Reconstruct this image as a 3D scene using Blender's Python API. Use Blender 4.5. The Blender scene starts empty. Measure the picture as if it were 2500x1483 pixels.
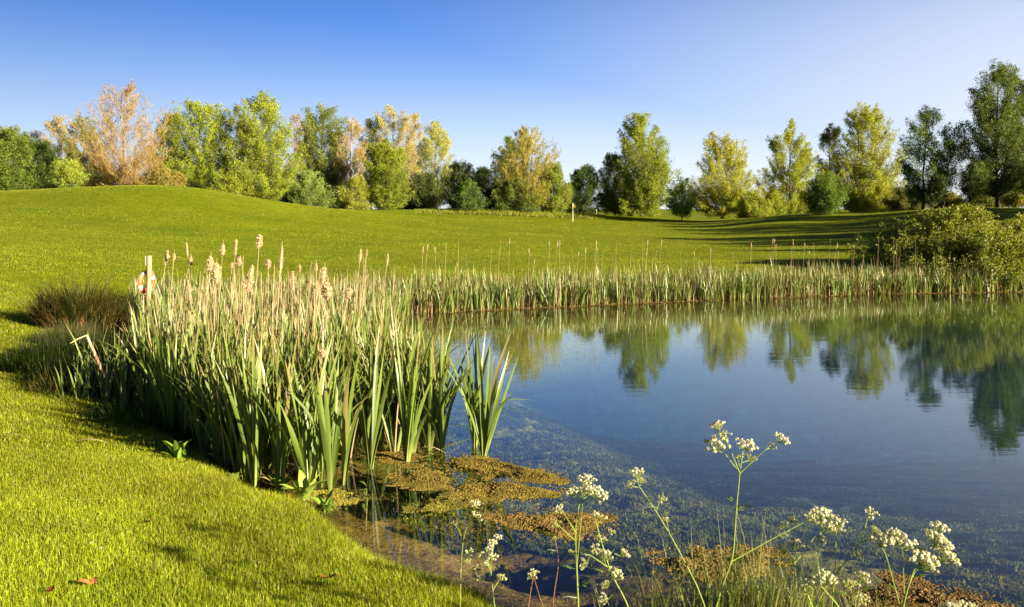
import bpy, math, random
import numpy as np
from mathutils import Vector

# ------------------------------------------------------------------ camera, sky, sun
SC = bpy.context.scene
COL = SC.collection
F, CX, YH, H = 1944.0, 1250.0, 580.0, 2.1        # focal length (px), centre column, horizon row, eye height over water
SUN_AZ, SUN_EL = math.radians(119), math.radians(16)

cam_data = bpy.data.cameras.new("camera")
cam = bpy.data.objects.new("camera", cam_data)
COL.objects.link(cam)
cam_data.sensor_width = 36.0
cam_data.lens = F / 2500 * 36
cam_data.shift_y = -(741.5 - YH) / 2500
cam_data.clip_start = 0.05
cam_data.clip_end = 4000
cam.location = (0, 0, H)
cam.rotation_euler = (math.radians(90), 0, 0)
cam_data.dof.use_dof = True
cam_data.dof.focus_distance = 11.0
cam_data.dof.aperture_fstop = 5.0
SC.camera = cam

world = bpy.data.worlds.new("World")
SC.world = world
world.use_nodes = True
wt = world.node_tree
sky = wt.nodes.new("ShaderNodeTexSky")
sky.sky_type = 'NISHITA'
sky.sun_disc = False
sky.sun_elevation = SUN_EL
sky.sun_rotation = SUN_AZ
sky.air_density = 1.0
sky.dust_density = 0.4
sky.ozone_density = 3.5
sky.altitude = 0
hs = wt.nodes.new("ShaderNodeHueSaturation")
hs.inputs['Saturation'].default_value = 1.25
hs.inputs['Hue'].default_value = 0.517
wt.links.new(sky.outputs[0], hs.inputs['Color'])
tint = wt.nodes.new("ShaderNodeMix"); tint.data_type = 'RGBA'; tint.blend_type = 'MULTIPLY'
tint.inputs[0].default_value = 1.0
tint.inputs[7].default_value = (1.02, 0.92, 0.98, 1)
wt.links.new(hs.outputs[0], tint.inputs[6])
# the bright air towards the sun
wc = wt.nodes.new("ShaderNodeTexCoord")
dot = wt.nodes.new("ShaderNodeVectorMath"); dot.operation = 'DOT_PRODUCT'
dot.inputs[1].default_value = (math.sin(math.radians(75)), math.cos(math.radians(75)), 0.05)
wt.links.new(wc.outputs['Generated'], dot.inputs[0])
glow = wt.nodes.new("ShaderNodeMapRange"); glow.interpolation_type = 'SMOOTHSTEP'
glow.inputs[1].default_value = 0.05; glow.inputs[2].default_value = 1.0
glow.inputs[3].default_value = 0.0; glow.inputs[4].default_value = 0.9
wt.links.new(dot.outputs['Value'], glow.inputs[0])
air = wt.nodes.new("ShaderNodeMix"); air.data_type = 'RGBA'; air.blend_type = 'MIX'
air.inputs[7].default_value = (4.15, 4.3, 4.45, 1)
low = wt.nodes.new("ShaderNodeSeparateXYZ"); wt.links.new(wc.outputs['Generated'], low.inputs[0])
lowr = wt.nodes.new("ShaderNodeMapRange"); lowr.interpolation_type = 'SMOOTHSTEP'
lowr.inputs[1].default_value = 0.12; lowr.inputs[2].default_value = 0.45; lowr.inputs[3].default_value = 1.0; lowr.inputs[4].default_value = 0.15
wt.links.new(low.outputs['Z'], lowr.inputs[0])
gm = wt.nodes.new("ShaderNodeMath"); gm.operation = 'MULTIPLY'
wt.links.new(glow.outputs[0], gm.inputs[0]); wt.links.new(lowr.outputs[0], gm.inputs[1])
hz = wt.nodes.new("ShaderNodeMapRange"); hz.interpolation_type = 'SMOOTHSTEP'   # paler towards the horizon
hz.inputs[1].default_value = 0.0; hz.inputs[2].default_value = 0.27; hz.inputs[3].default_value = 1.0; hz.inputs[4].default_value = 0.0
wt.links.new(low.outputs['Z'], hz.inputs[0])
hw_ = wt.nodes.new("ShaderNodeMapRange"); hw_.inputs[1].default_value = -0.6; hw_.inputs[2].default_value = 0.7; hw_.inputs[3].default_value = 0.42; hw_.inputs[4].default_value = 1.0
wt.links.new(dot.outputs['Value'], hw_.inputs[0])
h2 = wt.nodes.new("ShaderNodeMath"); h2.operation = 'MULTIPLY'; wt.links.new(hz.outputs[0], h2.inputs[0]); wt.links.new(hw_.outputs[0], h2.inputs[1])
gs = wt.nodes.new("ShaderNodeMath"); gs.operation = 'MAXIMUM'
wt.links.new(gm.outputs[0], gs.inputs[0]); wt.links.new(h2.outputs[0], gs.inputs[1])
wt.links.new(gs.outputs[0], air.inputs[0])
# the sky away from the sun is deeper
away = wt.nodes.new("ShaderNodeMapRange"); away.interpolation_type = 'SMOOTHSTEP'
away.inputs[1].default_value = -0.5; away.inputs[2].default_value = 0.5; away.inputs[3].default_value = 0.54; away.inputs[4].default_value = 1.0
wt.links.new(dot.outputs['Value'], away.inputs[0])
deep = wt.nodes.new("ShaderNodeVectorMath"); deep.operation = 'SCALE'
wt.links.new(tint.outputs[2], deep.inputs[0]); wt.links.new(away.outputs[0], deep.inputs['Scale'])
wt.links.new(deep.outputs[0], air.inputs[6])
zen = wt.nodes.new("ShaderNodeMapRange"); zen.interpolation_type = 'SMOOTHSTEP'                 # darker high up
zen.inputs[1].default_value = 0.22; zen.inputs[2].default_value = 0.55; zen.inputs[3].default_value = 1.0; zen.inputs[4].default_value = 0.42
wt.links.new(low.outputs['Z'], zen.inputs[0])
zs = wt.nodes.new("ShaderNodeVectorMath"); zs.operation = 'SCALE'
wt.links.new(air.outputs[2], zs.inputs[0]); wt.links.new(zen.outputs[0], zs.inputs['Scale'])
wt.links.new(zs.outputs[0], wt.nodes['Background'].inputs['Color'])
wt.nodes['Background'].inputs['Strength'].default_value = 0.056

sun_data = bpy.data.lights.new("sun", 'SUN')
sun_data.energy = 5.0
sun_data.angle = math.radians(0.5)
sun_data.color = (1.0, 0.85, 0.58)
sun = bpy.data.objects.new("sun", sun_data)
COL.objects.link(sun)
sv = Vector((math.sin(SUN_AZ) * math.cos(SUN_EL), math.cos(SUN_AZ) * math.cos(SUN_EL), math.sin(SUN_EL)))
sun.rotation_euler = sv.to_track_quat('Z', 'Y').to_euler()
sun.location = (60, -20, 40)

SC.view_settings.view_transform = 'Standard'
SC.view_settings.look = 'None'
SC.view_settings.gamma = 1
SC.view_settings.exposure = 2.08
SC.cycles.max_bounces = 8
SC.cycles.transparent_max_bounces = 12
SC.cycles.caustics_reflective = False
SC.cycles.caustics_refractive = False

rng = np.random.default_rng(11)

# ------------------------------------------------------------------ helpers
def at(px, py, D):
    """point of the place that lies D metres ahead, seen at pixel px, py of the photograph"""
    return np.array(((px - CX) / F * D, D, H + (YH - py) / F * D))

def on_water(px, py, z=0.0):
    return at(px, py, F * (H - z) / (py - YH))

def _hash(ix, iy, seed):
    h = (ix.astype(np.int64) * 374761393 + iy.astype(np.int64) * 668265263 + seed * 1442695041) & 0xFFFFFFFF
    h = ((h ^ (h >> 13)) * 1274126177) & 0xFFFFFFFF
    return ((h ^ (h >> 16)) & 0xFFFF) / 65535.0

def vnoise(x, y, seed=0):
    x = np.asarray(x, float); y = np.asarray(y, float)
    ix, iy = np.floor(x), np.floor(y)
    fx, fy = x - ix, y - iy
    fx = fx * fx * (3 - 2 * fx); fy = fy * fy * (3 - 2 * fy)
    a, b = _hash(ix, iy, seed), _hash(ix + 1, iy, seed)
    c, d = _hash(ix, iy + 1, seed), _hash(ix + 1, iy + 1, seed)
    return (a * (1 - fx) + b * fx) * (1 - fy) + (c * (1 - fx) + d * fx) * fy

def fbm(x, y, seed=0, octaves=4):
    s, a, t = 0, 1.0, 0
    for k in range(octaves):
        s = s + a * vnoise(x * 2 ** k, y * 2 ** k, seed + k); t += a; a *= 0.5
    return s / t

def sstep(a, b, v):
    t = np.clip((v - a) / (b - a), 0, 1)
    return t * t * (3 - 2 * t)

def unit(v):
    return v / np.maximum(np.linalg.norm(v, axis=-1, keepdims=True), 1e-9)

class MB:
    """collects vertices, faces and a colour per vertex; build() links them as one mesh object"""
    def __init__(self):
        self.V, self.C, self.Q, self.T, self.n = [], [], [], [], 0
    def add(self, V, quads=None, tris=None, col=(1, 1, 1)):
        V = np.asarray(V, float).reshape(-1, 3)
        col = np.asarray(col, float)
        self.V.append(V)
        self.C.append(np.broadcast_to(col, V.shape) if col.ndim == 1 else col.reshape(-1, 3))
        if quads is not None and len(quads): self.Q.append(np.asarray(quads, np.int64) + self.n)
        if tris is not None and len(tris): self.T.append(np.asarray(tris, np.int64) + self.n)
        self.n += len(V)
    def build(self, name, mat, parent=None, smooth=False, origin=None):
        V = np.concatenate(self.V)
        if origin is not None: V = V - np.asarray(origin)
        C = np.concatenate(self.C)
        Q = np.concatenate(self.Q) if self.Q else np.zeros((0, 4), np.int64)
        T = np.concatenate(self.T) if self.T else np.zeros((0, 3), np.int64)
        me = bpy.data.meshes.new(name)
        me.vertices.add(len(V)); me.vertices.foreach_set('co', V.astype(np.float32).ravel())
        idx = np.concatenate([Q.ravel(), T.ravel()])
        tot = np.concatenate([np.full(len(Q), 4), np.full(len(T), 3)])
        me.loops.add(len(idx)); me.loops.foreach_set('vertex_index', idx.astype(np.int32))
        me.polygons.add(len(tot))
        me.polygons.foreach_set('loop_start', (np.cumsum(tot) - tot).astype(np.int32))
        me.polygons.foreach_set('use_smooth', np.full(len(tot), bool(smooth)))
        a = me.color_attributes.new('Col', 'FLOAT_COLOR', 'POINT')
        a.data.foreach_set('color', np.concatenate([C, np.ones((len(C), 1))], 1).astype(np.float32).ravel())
        me.update(calc_edges=True)
        o = bpy.data.objects.new(name, me)
        me.materials.append(mat)
        COL.objects.link(o)
        if parent is not None: o.parent = parent
        if origin is not None and parent is None: o.location = origin
        return o

def tag(o, label=None, cat=None, group=None, kind=None):
    if label: o['label'] = label
    if cat: o['category'] = cat
    if group: o['group'] = group
    if kind: o['kind'] = kind
    return o

def empty(name, loc):
    o = bpy.data.objects.new(name, None)
    o.empty_display_size = 0.2
    COL.objects.link(o)
    o.location = loc
    return o

def copy_tree(o):
    c = o.copy(); COL.objects.link(c)
    for ch in list(o.children):
        d = ch.copy(); COL.objects.link(d); d.parent = c
    return c

def tube(mb, P, R, sides=5, col=(1, 1, 1), cap=True):
    P = np.asarray(P, float); n = len(P)
    R = np.broadcast_to(np.asarray(R, float), (n,))
    t = unit(np.gradient(P, axis=0))
    ref = np.array((0.31, 0.95, 0.05)) if abs(t[0][1]) < 0.8 else np.array((1.0, 0, 0))
    u = unit(np.cross(t, ref)); v = np.cross(t, u)
    a = np.arange(sides) / sides * 2 * np.pi
    ring = P[:, None] + R[:, None, None] * (np.cos(a)[None, :, None] * u[:, None] + np.sin(a)[None, :, None] * v[:, None])
    i = np.arange(n - 1)[:, None] * sides; k = np.arange(sides)[None]; k2 = (k + 1) % sides
    q = np.stack([i + k, i + k2, i + sides + k2, i + sides + k], -1).reshape(-1, 4)
    c = np.asarray(col, float)
    if c.ndim == 2: c = np.repeat(c, sides, 0)
    mb.add(ring.reshape(-1, 3), q, col=c)
    if cap and sides >= 4:
        e = (n - 1) * sides
        cc = c[-1] if c.ndim == 2 else c
        mb.add(ring[-1], tris=[(0, j, j + 1) for j in range(1, sides - 1)], col=cc)

def tubes(mb, P, R, sides=3, col=(1, 1, 1)):
    """many tubes at once: P (m, n, 3), R (m, n), col (3,) or (m, 3)"""
    m, n = P.shape[:2]
    t = unit(np.gradient(P, axis=1))
    u = unit(np.cross(t, np.array((0.33, 0.9, 0.12)))); v = np.cross(t, u)
    a = np.arange(sides) / sides * 2 * np.pi
    ring = P[:, :, None] + R[:, :, None, None] * (np.cos(a)[:, None] * u[:, :, None] + np.sin(a)[:, None] * v[:, :, None])
    b = (np.arange(m) * n * sides)[:, None, None]; i = (np.arange(n - 1) * sides)[None, :, None]
    k = np.arange(sides)[None, None]; k2 = (k + 1) % sides
    q = np.stack([b + i + k, b + i + k2, b + i + sides + k2, b + i + sides + k], -1).reshape(-1, 4)
    c = np.asarray(col, float)
    if c.ndim == 2: c = np.repeat(c, n * sides, 0)
    mb.add(ring.reshape(-1, 3), q, col=c)

def strips(mb, P, S, Wd, col, fold=0.0):
    """many leaf blades at once: P (m, n, 3) mid lines, S (m, n, 3) side vectors, Wd (m, n) half widths, col (m, n, 3)"""
    m, n = P.shape[:2]
    t = unit(np.gradient(P, axis=1)); nrm = np.cross(t, S)
    L = P - S * Wd[..., None] + nrm * (Wd * fold)[..., None]
    Rr = P + S * Wd[..., None] + nrm * (Wd * fold)[..., None]
    if fold:
        X = np.stack([L, P, Rr], 2); w = 3
    else:
        X = np.stack([L, Rr], 2); w = 2
    b = (np.arange(m) * n * w)[:, None, None]; i = (np.arange(n - 1) * w)[None, :, None]; k = np.arange(w - 1)[None, None]
    q = np.stack([b + i + k, b + i + k + 1, b + i + w + k + 1, b + i + w + k], -1).reshape(-1, 4)
    mb.add(X.reshape(-1, 3), q, col=np.repeat(col[:, :, None], w, 2).reshape(-1, 3))

def arching(base, az, length, lean, curve, n, twist=0.0, rg=rng):
    """mid lines that start near upright and arch towards az; side vectors follow"""
    m = len(base)
    s = np.linspace(0, 1, n)[None]
    th = lean[:, None] + curve[:, None] * s ** 1.6
    ds = length[:, None] / (n - 1)
    hx = np.concatenate([np.zeros((m, 1)), np.cumsum(np.sin(th[:, :-1]) * ds, 1)], 1)
    hz = np.concatenate([np.zeros((m, 1)), np.cumsum(np.cos(th[:, :-1]) * ds, 1)], 1)
    P = base[:, None] + np.stack([hx * np.cos(az)[:, None], hx * np.sin(az)[:, None], hz], -1)
    a2 = az[:, None] + np.pi / 2 + (twist[:, None] * s if np.ndim(twist) else twist * s)
    S = np.stack([np.cos(a2), np.sin(a2), np.zeros_like(a2)], -1)
    return P, S

# ------------------------------------------------------------------ materials
def new_mat(name):
    m = bpy.data.materials.new(name); m.use_nodes = True
    nt = m.node_tree
    for n in list(nt.nodes): nt.nodes.remove(n)
    out = nt.nodes.new('ShaderNodeOutputMaterial')
    return m, nt, out

def N(nt, typ, **kw):
    n = nt.nodes.new('ShaderNode' + typ)
    for k, v in kw.items():
        if k in n.inputs: n.inputs[k].default_value = v
        else: setattr(n, k, v)
    return n

def leaf_mat(name, transl=0.4, gloss=0.04, rough=0.45, tint=(1.15, 1.2, 0.5)):
    m, nt, out = new_mat(name)
    a = N(nt, 'Attribute', attribute_name='Col')
    d = N(nt, 'BsdfDiffuse'); t = N(nt, 'BsdfTranslucent'); g = N(nt, 'BsdfGlossy', Roughness=rough)
    g.inputs['Color'].default_value = (1, 1, 1, 1)
    mul = N(nt, 'Mix', data_type='RGBA', blend_type='MULTIPLY')
    mul.inputs[0].default_value = 1
    mul.inputs[7].default_value = (*tint, 1)
    nt.links.new(a.outputs['Color'], mul.inputs[6])
    nt.links.new(a.outputs['Color'], d.inputs['Color'])
    nt.links.new(mul.outputs[2], t.inputs['Color'])
    m1 = N(nt, 'MixShader', Fac=transl); m2 = N(nt, 'MixShader', Fac=gloss)
    nt.links.new(d.outputs[0], m1.inputs[1]); nt.links.new(t.outputs[0], m1.inputs[2])
    nt.links.new(m1.outputs[0], m2.inputs[1]); nt.links.new(g.outputs[0], m2.inputs[2])
    nt.links.new(m2.outputs[0], out.inputs[0])
    return m

def solid_mat(name, rough=0.8, noise_scale=30.0, amount=0.35, bump=0.3, spec=0.3, stretch=(1, 1, 1)):
    """vertex colour broken up by noise, with a fine bump"""
    m, nt, out = new_mat(name)
    a = N(nt, 'Attribute', attribute_name='Col')
    tc = N(nt, 'TexCoord'); mp = N(nt, 'Mapping'); mp.inputs['Scale'].default_value = stretch
    nz = N(nt, 'TexNoise', Scale=noise_scale, Detail=5.0, Roughness=0.6)
    nt.links.new(tc.outputs['Object'], mp.inputs[0]); nt.links.new(mp.outputs[0], nz.inputs['Vector'])
    r = N(nt, 'MapRange'); r.inputs[1].default_value = 0.3; r.inputs[2].default_value = 0.7
    r.inputs[3].default_value = 1 - amount; r.inputs[4].default_value = 1 + amount
    nt.links.new(nz.outputs['Fac'], r.inputs[0])
    mul = N(nt, 'VectorMath', operation='SCALE')
    nt.links.new(a.outputs['Vector'], mul.inputs[0]); nt.links.new(r.outputs[0], mul.inputs['Scale'])
    p = N(nt, 'BsdfPrincipled', Roughness=rough)
    p.inputs['Specular IOR Level'].default_value = spec
    nt.links.new(mul.outputs[0], p.inputs['Base Color'])
    b = N(nt, 'Bump', Strength=bump, Distance=0.01)
    nt.links.new(nz.outputs['Fac'], b.inputs['Height']); nt.links.new(b.outputs[0], p.inputs['Normal'])
    nt.links.new(p.outputs[0], out.inputs[0])
    return m

M_LEAF = leaf_mat('tree_leaf', 0.42, 0.02, 0.5, (1.15, 1.15, 0.4))
M_GRASS = leaf_mat('grass_blade', 0.4, 0.012, 0.4, (1.2, 1.2, 0.3))
M_REED = leaf_mat('reed_leaf', 0.28, 0.03, 0.4, (1.1, 1.15, 0.4))
M_PETAL = leaf_mat('white_petal', 0.3, 0.0, 0.5, (1, 1, 0.85))
M_BARK = solid_mat('bark', 0.9, 12, 0.4, 0.6, 0.15, (1, 1, 0.25))
M_STEM = solid_mat('plant_stem', 0.6, 40, 0.25, 0.2)
M_DRY = solid_mat('dry_stalk', 0.8, 25, 0.3, 0.3, 0.2, (1, 1, 0.2))
M_FLUFF = leaf_mat('seed_fluff', 0.25, 0.0, 0.5, (1.05, 0.95, 0.8))
M_ALGAE = solid_mat('algae', 0.85, 60, 0.45, 0.8, 0.25)
M_WOOD = solid_mat('weathered_wood', 0.85, 18, 0.45, 0.5, 0.2, (1, 1, 0.12))
M_PLASTIC = solid_mat('ring_plastic', 0.45, 20, 0.12, 0.1, 0.4)
M_CLOTH = leaf_mat('flag_cloth', 0.35, 0.0, 0.5, (1.1, 1.05, 0.8))

# ------------------------------------------------------------------ the pond's outline and the lie of the land
edge = [(1240, 1483), (1200, 1445), (1100, 1410), (950, 1365), (860, 1308), (800, 1258), (752, 1222), (640, 1197),
        (560, 1152), (480, 1097), (400, 1052)]
pond = [tuple(on_water(px, py, 0.10)[:2]) for px, py in edge]
pond += [(-4.75, 9.6), (-5.6, 11.2), (-6.4, 13.2), (-7.3, 15.6), (-8.3, 18.0), (-9.0, 20.4), (-6.4, 22.6), (-2.6, 23.5), (0.6, 25.3), (6.1, 27.8),
         (13, 30.7), (20, 32.6), (28, 33), (35, 29), (36, 15), (27, 7), (14, 4.4), (8, 4.0), (4, 3.95), (2, 4.05), (1.0, 4.12), (0.4, 4.22)]
def smooth_loop(p, k=4):
    p = np.asarray(p); n = len(p); out = []
    for i in range(n):
        a, b, c, d = p[i - 1], p[i], p[(i + 1) % n], p[(i + 2) % n]
        for j in range(k):
            t = j / k
            out.append(0.5 * (2 * b + (c - a) * t + (2 * a - 5 * b + 4 * c - d) * t * t + (3 * b - a - 3 * c + d) * t ** 3))
    return np.array(out)
POND = smooth_loop(pond)

def sdf(x, y, poly=None):
    """distance to the outline, negative inside"""
    poly = POND if poly is None else poly
    x = np.asarray(x, float); sh = x.shape
    x = x.ravel(); y = np.asarray(y, float).ravel()
    out = np.empty(len(x))
    A = poly; B = np.roll(poly, -1, 0); E = B - A; L2 = (E ** 2).sum(1)
    for s in range(0, len(x), 20000):
        px, py = x[s:s + 20000, None], y[s:s + 20000, None]
        dx, dy = px - A[:, 0], py - A[:, 1]
        t = np.clip((dx * E[:, 0] + dy * E[:, 1]) / L2, 0, 1)
        d = np.sqrt(((dx - t * E[:, 0]) ** 2 + (dy - t * E[:, 1]) ** 2).min(1))
        cr = ((A[:, 1] > py) != (B[:, 1] > py)) & (px < E[:, 0] * (py - A[:, 1]) / (np.where(E[:, 1] == 0, 1e-9, E[:, 1])) + A[:, 0])
        out[s:s + 20000] = np.where(cr.sum(1) % 2 == 1, -d, d)
    return out.reshape(sh)

# heights along bearings: column -> (distance, row of the photograph at which that ground would be seen)
far = [(150, 542), (260, 519), (400, 511), (700, 512), (1200, 516)]
PROF = {
    -700: [(10, 770), (20, 655), (35, 560), (50, 520), (62, 500), (75, 480), (90, 478), (110, 490)],
    0:    [(10, 780), (20, 690), (35, 592), (50, 537), (62, 500), (72, 470), (80, 465), (95, 472), (115, 492)],
    200:  [(10, 790), (20, 715), (35, 610), (50, 548), (62, 500), (72, 459), (78, 456), (95, 468), (115, 492)],
    370:  [(10, 800), (20, 735), (35, 622), (50, 556), (62, 503), (70, 457), (76, 449), (90, 460), (115, 490)],
    500:  [(10, 800), (20, 735), (35, 632), (50, 566), (62, 515), (70, 470), (76, 457), (90, 470), (115, 492)],
    600:  [(10, 800), (20, 740), (35, 637), (50, 575), (62, 530), (71, 492), (77, 477), (90, 484), (115, 500)],
    700:  [(10, 800), (20, 740), (35, 641), (50, 582), (62, 543), (72, 510), (79, 494), (92, 498), (115, 507)],
    800:  [(10, 800), (20, 740), (35, 645), (50, 588), (62, 552), (74, 523), (84, 508), (96, 510), (115, 512)],
    900:  [(10, 800), (20, 740), (35, 648), (50, 592), (65, 553), (80, 524), (92, 519), (99, 513), (115, 513)],
    1050: [(10, 800), (20, 740), (35, 652), (50, 597), (68, 556), (84, 533), (93, 530), (99, 514), (106, 511), (120, 516)],
    1250: [(10, 800), (20, 740), (35, 654), (50, 602), (70, 562), (85, 542), (94, 537), (100, 521), (107, 515), (125, 521)],
    1400: [(10, 800), (20, 740), (35, 655), (50, 605), (70, 565), (88, 544), (96, 541), (103, 526), (110, 521), (130, 526)],
    1600: [(10, 800), (20, 740), (35, 655), (50, 606), (70, 568), (90, 547), (100, 541), (108, 531), (116, 529), (130, 535)],
    1750: [(10, 800), (20, 740), (35, 655), (50, 606), (70, 570), (88, 549), (100, 543), (112, 537), (125, 536), (140, 540)],
    1880: [(10, 800), (20, 740), (35, 652), (50, 602), (66, 566), (78, 540), (86, 526), (95, 526), (110, 530), (130, 534)],
    1980: [(10, 800), (20, 740), (35, 650), (50, 598), (64, 564), (74, 545), (84, 519), (95, 520), (110, 524), (130, 530)],
    2100: [(10, 800), (20, 740), (35, 648), (50, 594), (62, 562), (72, 541), (82, 521), (95, 520), (110, 522), (130, 528)],
    2200: [(10, 800), (20, 740), (35, 645), (50, 585), (60, 553), (70, 529), (80, 516), (92, 516), (110, 520), (130, 528)],
    2300: [(10, 800), (20, 740), (35, 640), (50, 575), (60, 541), (70, 514), (78, 508), (90, 510), (110, 516), (130, 526)],
    2450: [(10, 800), (20, 740), (35, 632), (50, 568), (60, 533), (70, 511), (78, 507), (90, 509), (110, 515), (130, 526)],
    3200: [(10, 800), (20, 720), (35, 620), (50, 560), (60, 535), (70, 515), (78, 510), (90, 512), (110, 516), (130, 526)],
}
GD = np.exp(np.linspace(math.log(8), math.log(1400), 340))
GA = np.linspace(-1.05, 1.05, 260)
_c = sorted(PROF)
_Z = np.array([np.interp(GD, [p[0] for p in PROF[k] + far], [H + (YH - p[1]) / F * p[0] for p in PROF[k] + far]) for k in _c])
_A = np.array([(k - CX) / F for k in _c])
ZT = np.array([[0.0]])
ZT = np.array([np.interp(GA, _A, _Z[:, j]) for j in range(len(GD))]).T
def _blur(Z, ax, s):
    r = int(3 * s) + 1; k = np.exp(-0.5 * (np.arange(-r, r + 1) / s) ** 2); k /= k.sum()
    P = np.pad(Z, [(r, r) if a == ax else (0, 0) for a in (0, 1)], mode='edge')
    return sum(k[i] * (P[i:i + Z.shape[0]] if ax == 0 else P[:, i:i + Z.shape[1]]) for i in range(2 * r + 1))
ZT = _blur(_blur(ZT, 1, 2.2), 0, 3.5)
def profile(x, y):
    y2 = np.clip(y, 8.01, 1390)
    fa = np.clip((np.clip(x / np.maximum(y2, 1), -1.049, 1.049) + 1.05) / 2.1 * (len(GA) - 1), 0, len(GA) - 1.001)
    fd = np.clip((np.log(y2) - math.log(8)) / (math.log(1400) - math.log(8)) * (len(GD) - 1), 0, len(GD) - 1.001)
    i, j = fa.astype(int), fd.astype(int); u, v = fa - i, fd - j
    return (ZT[i, j] * (1 - u) + ZT[i + 1, j] * u) * (1 - v) + (ZT[i, j + 1] * (1 - u) + ZT[i + 1, j + 1] * u) * v

def terr(x, y, d=None):
    x = np.asarray(x, float); y = np.asarray(y, float)
    if d is None: d = sdf(x, y)
    do = np.maximum(d, 0)
    near = 0.02 + 0.15 * (1 - np.exp(-do / 0.22)) + 0.055 * np.minimum(do, 12)
    w = sstep(9, 22, y) * sstep(0.2, 6, do)
    z = near * (1 - w) + np.maximum(profile(x, y), near * 0.6) * w
    z = z + (0.022 * (fbm(x * 0.9, y * 0.9, 3) - 0.5) + 0.14 * (fbm(x * 0.12, y * 0.12, 9) - 0.5)) * sstep(0.2, 2.5, do)
    di = np.maximum(-d, 0)
    near_side = sstep(12, 7, y)                                     # the shelf is on the near side of the pond
    edge_at = 2.9 + 0.7 * (fbm(x * 0.6, y * 0.6, 21) - 0.5) + 1.9 * sstep(2.6, -0.6, x) - 0.25 * sstep(1.5, 4, x)
    bed = -(0.03 + 0.30 * sstep(0, 1.1, di) + 0.17 * sstep(1, 3, di) + 0.75 * sstep(edge_at - 0.9, edge_at + 4.6, di) + 0.6 * sstep(5.5, 12, di))
    lump = fbm(x * 1.3, y * 1.7, 31, 5)
    bed = bed + (0.14 * (lump - 0.5) + 0.11 * (fbm(x * 4, y * 5, 41, 3) - 0.5) + 0.05 * (fbm(x * 11, y * 13, 47, 2) - 0.5)) * sstep(0.1, 0.8, di)
    hole = sum(np.exp(-((x - hx) ** 2 / sx ** 2 + (y - hy) ** 2 / sy ** 2)) * h for hx, hy, sx, sy, h in
               [(-0.05, 5.75, 0.42, 0.25, 0.4), (0.35, 5.3, 0.3, 0.14, 0.3), (-0.25, 6.6, 0.5, 0.25, 0.3), (0.15, 6.1, 0.3, 0.2, 0.25)])
    bed = np.minimum(bed - 0.55 * hole, -0.02 - 0.1 * sstep(0, 0.4, di))
    return np.where(d > 0, z, bed)

def spaced(lo, a, b, hi, fine, grow):
    mid = np.arange(a, b + fine * 0.5, fine)
    def out(start, end, sgn):
        r, p, s = [], start, fine
        while (p < end) if sgn > 0 else (p > end):
            s *= grow; p += sgn * s; r.append(p)
        return r
    return np.array(out(a, lo, -1)[::-1] + list(mid) + out(b, hi, 1))
gx = spaced(-1500, -11, 7, 1500, 0.07, 1.045)
gy = spaced(-60, 3.2, 14, 1400, 0.07, 1.025)
X, Y = np.meshgrid(gx, gy)
Dg = sdf(X, Y)
Z = terr(X, Y, Dg)
nx, ny = len(gx), len(gy)
idx = np.arange(nx * ny).reshape(ny, nx)
q = np.stack([idx[:-1, :-1], idx[:-1, 1:], idx[1:, 1:], idx[1:, :-1]], -1).reshape(-1, 4)

M_GROUND, nt, out = new_mat('turf_and_mud')
a = N(nt, 'Attribute', attribute_name='Col'); sep = N(nt, 'SeparateColor'); nt.links.new(a.outputs['Color'], sep.inputs[0])
tc = N(nt, 'TexCoord')
def noise(scale, detail=5.0, rough=0.6, stretch=(1, 1, 1)):
    mp = N(nt, 'Mapping'); mp.inputs['Scale'].default_value = stretch
    n = N(nt, 'TexNoise', Scale=scale, Detail=detail, Roughness=rough)
    nt.links.new(tc.outputs['Object'], mp.inputs[0]); nt.links.new(mp.outputs[0], n.inputs['Vector'])
    return n
def ramp(fac, stops):
    r = N(nt, 'ValToRGB'); el = r.color_ramp.elements
    while len(el) < len(stops): el.new(0.5)
    for e, (p, c) in zip(el, stops): e.position = p; e.color = (*c, 1)
    nt.links.new(fac, r.inputs[0]); return r
def mixc(f, c1, c2, mode='MIX', fac=None):
    m = N(nt, 'Mix', data_type='RGBA', blend_type=mode)
    if fac is None: nt.links.new(f, m.inputs[0])
    else: m.inputs[0].default_value = fac
    nt.links.new(c1, m.inputs[6]); nt.links.new(c2, m.inputs[7]); return m.outputs[2]
n1, n2, n3 = noise(0.22, 4), noise(2.2, 6, 0.65), noise(14, 4, 0.7)
turf = mixc(None, ramp(n1.outputs['Fac'], [(0.3, (0.105, 0.155, 0.003)), (0.7, (0.175, 0.202, 0.005))]).outputs[0],
            ramp(n2.outputs['Fac'], [(0.25, (0.55, 0.6, 0.5)), (0.75, (1.2, 1.15, 1.1))]).outputs[0], 'MULTIPLY', 1)
turf = mixc(None, turf, ramp(n3.outputs['Fac'], [(0.3, (0.55, 0.6, 0.5)), (0.7, (1.25, 1.2, 1.1))]).outputs[0], 'MULTIPLY', 1)
n4, n5, n6 = noise(2.6, 7, 0.7), noise(9, 5, 0.7), noise(45, 3, 0.7)
mud = ramp(n4.outputs['Fac'], [(0.30, (0.040, 0.027, 0.006)), (0.5, (0.125, 0.083, 0.016)), (0.72, (0.235, 0.165, 0.036))])
weed = ramp(n5.outputs['Fac'], [(0.3, (0.05, 0.068, 0.012)), (0.5, (0.17, 0.165, 0.022)), (0.72, (0.31, 0.26, 0.05))])
bedc = mixc(sep.outputs[1], mud.outputs[0], weed.outputs[0])
bedc = mixc(None, bedc, ramp(n6.outputs['Fac'], [(0.3, (0.6, 0.6, 0.6)), (0.7, (1.3, 1.3, 1.3))]).outputs[0], 'MULTIPLY', 1)
silt = N(nt, 'RGB'); silt.outputs[0].default_value = (0.012, 0.036, 0.042, 1)          # deep water's darkening and blue-green scatter, painted into the bed colour
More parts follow.
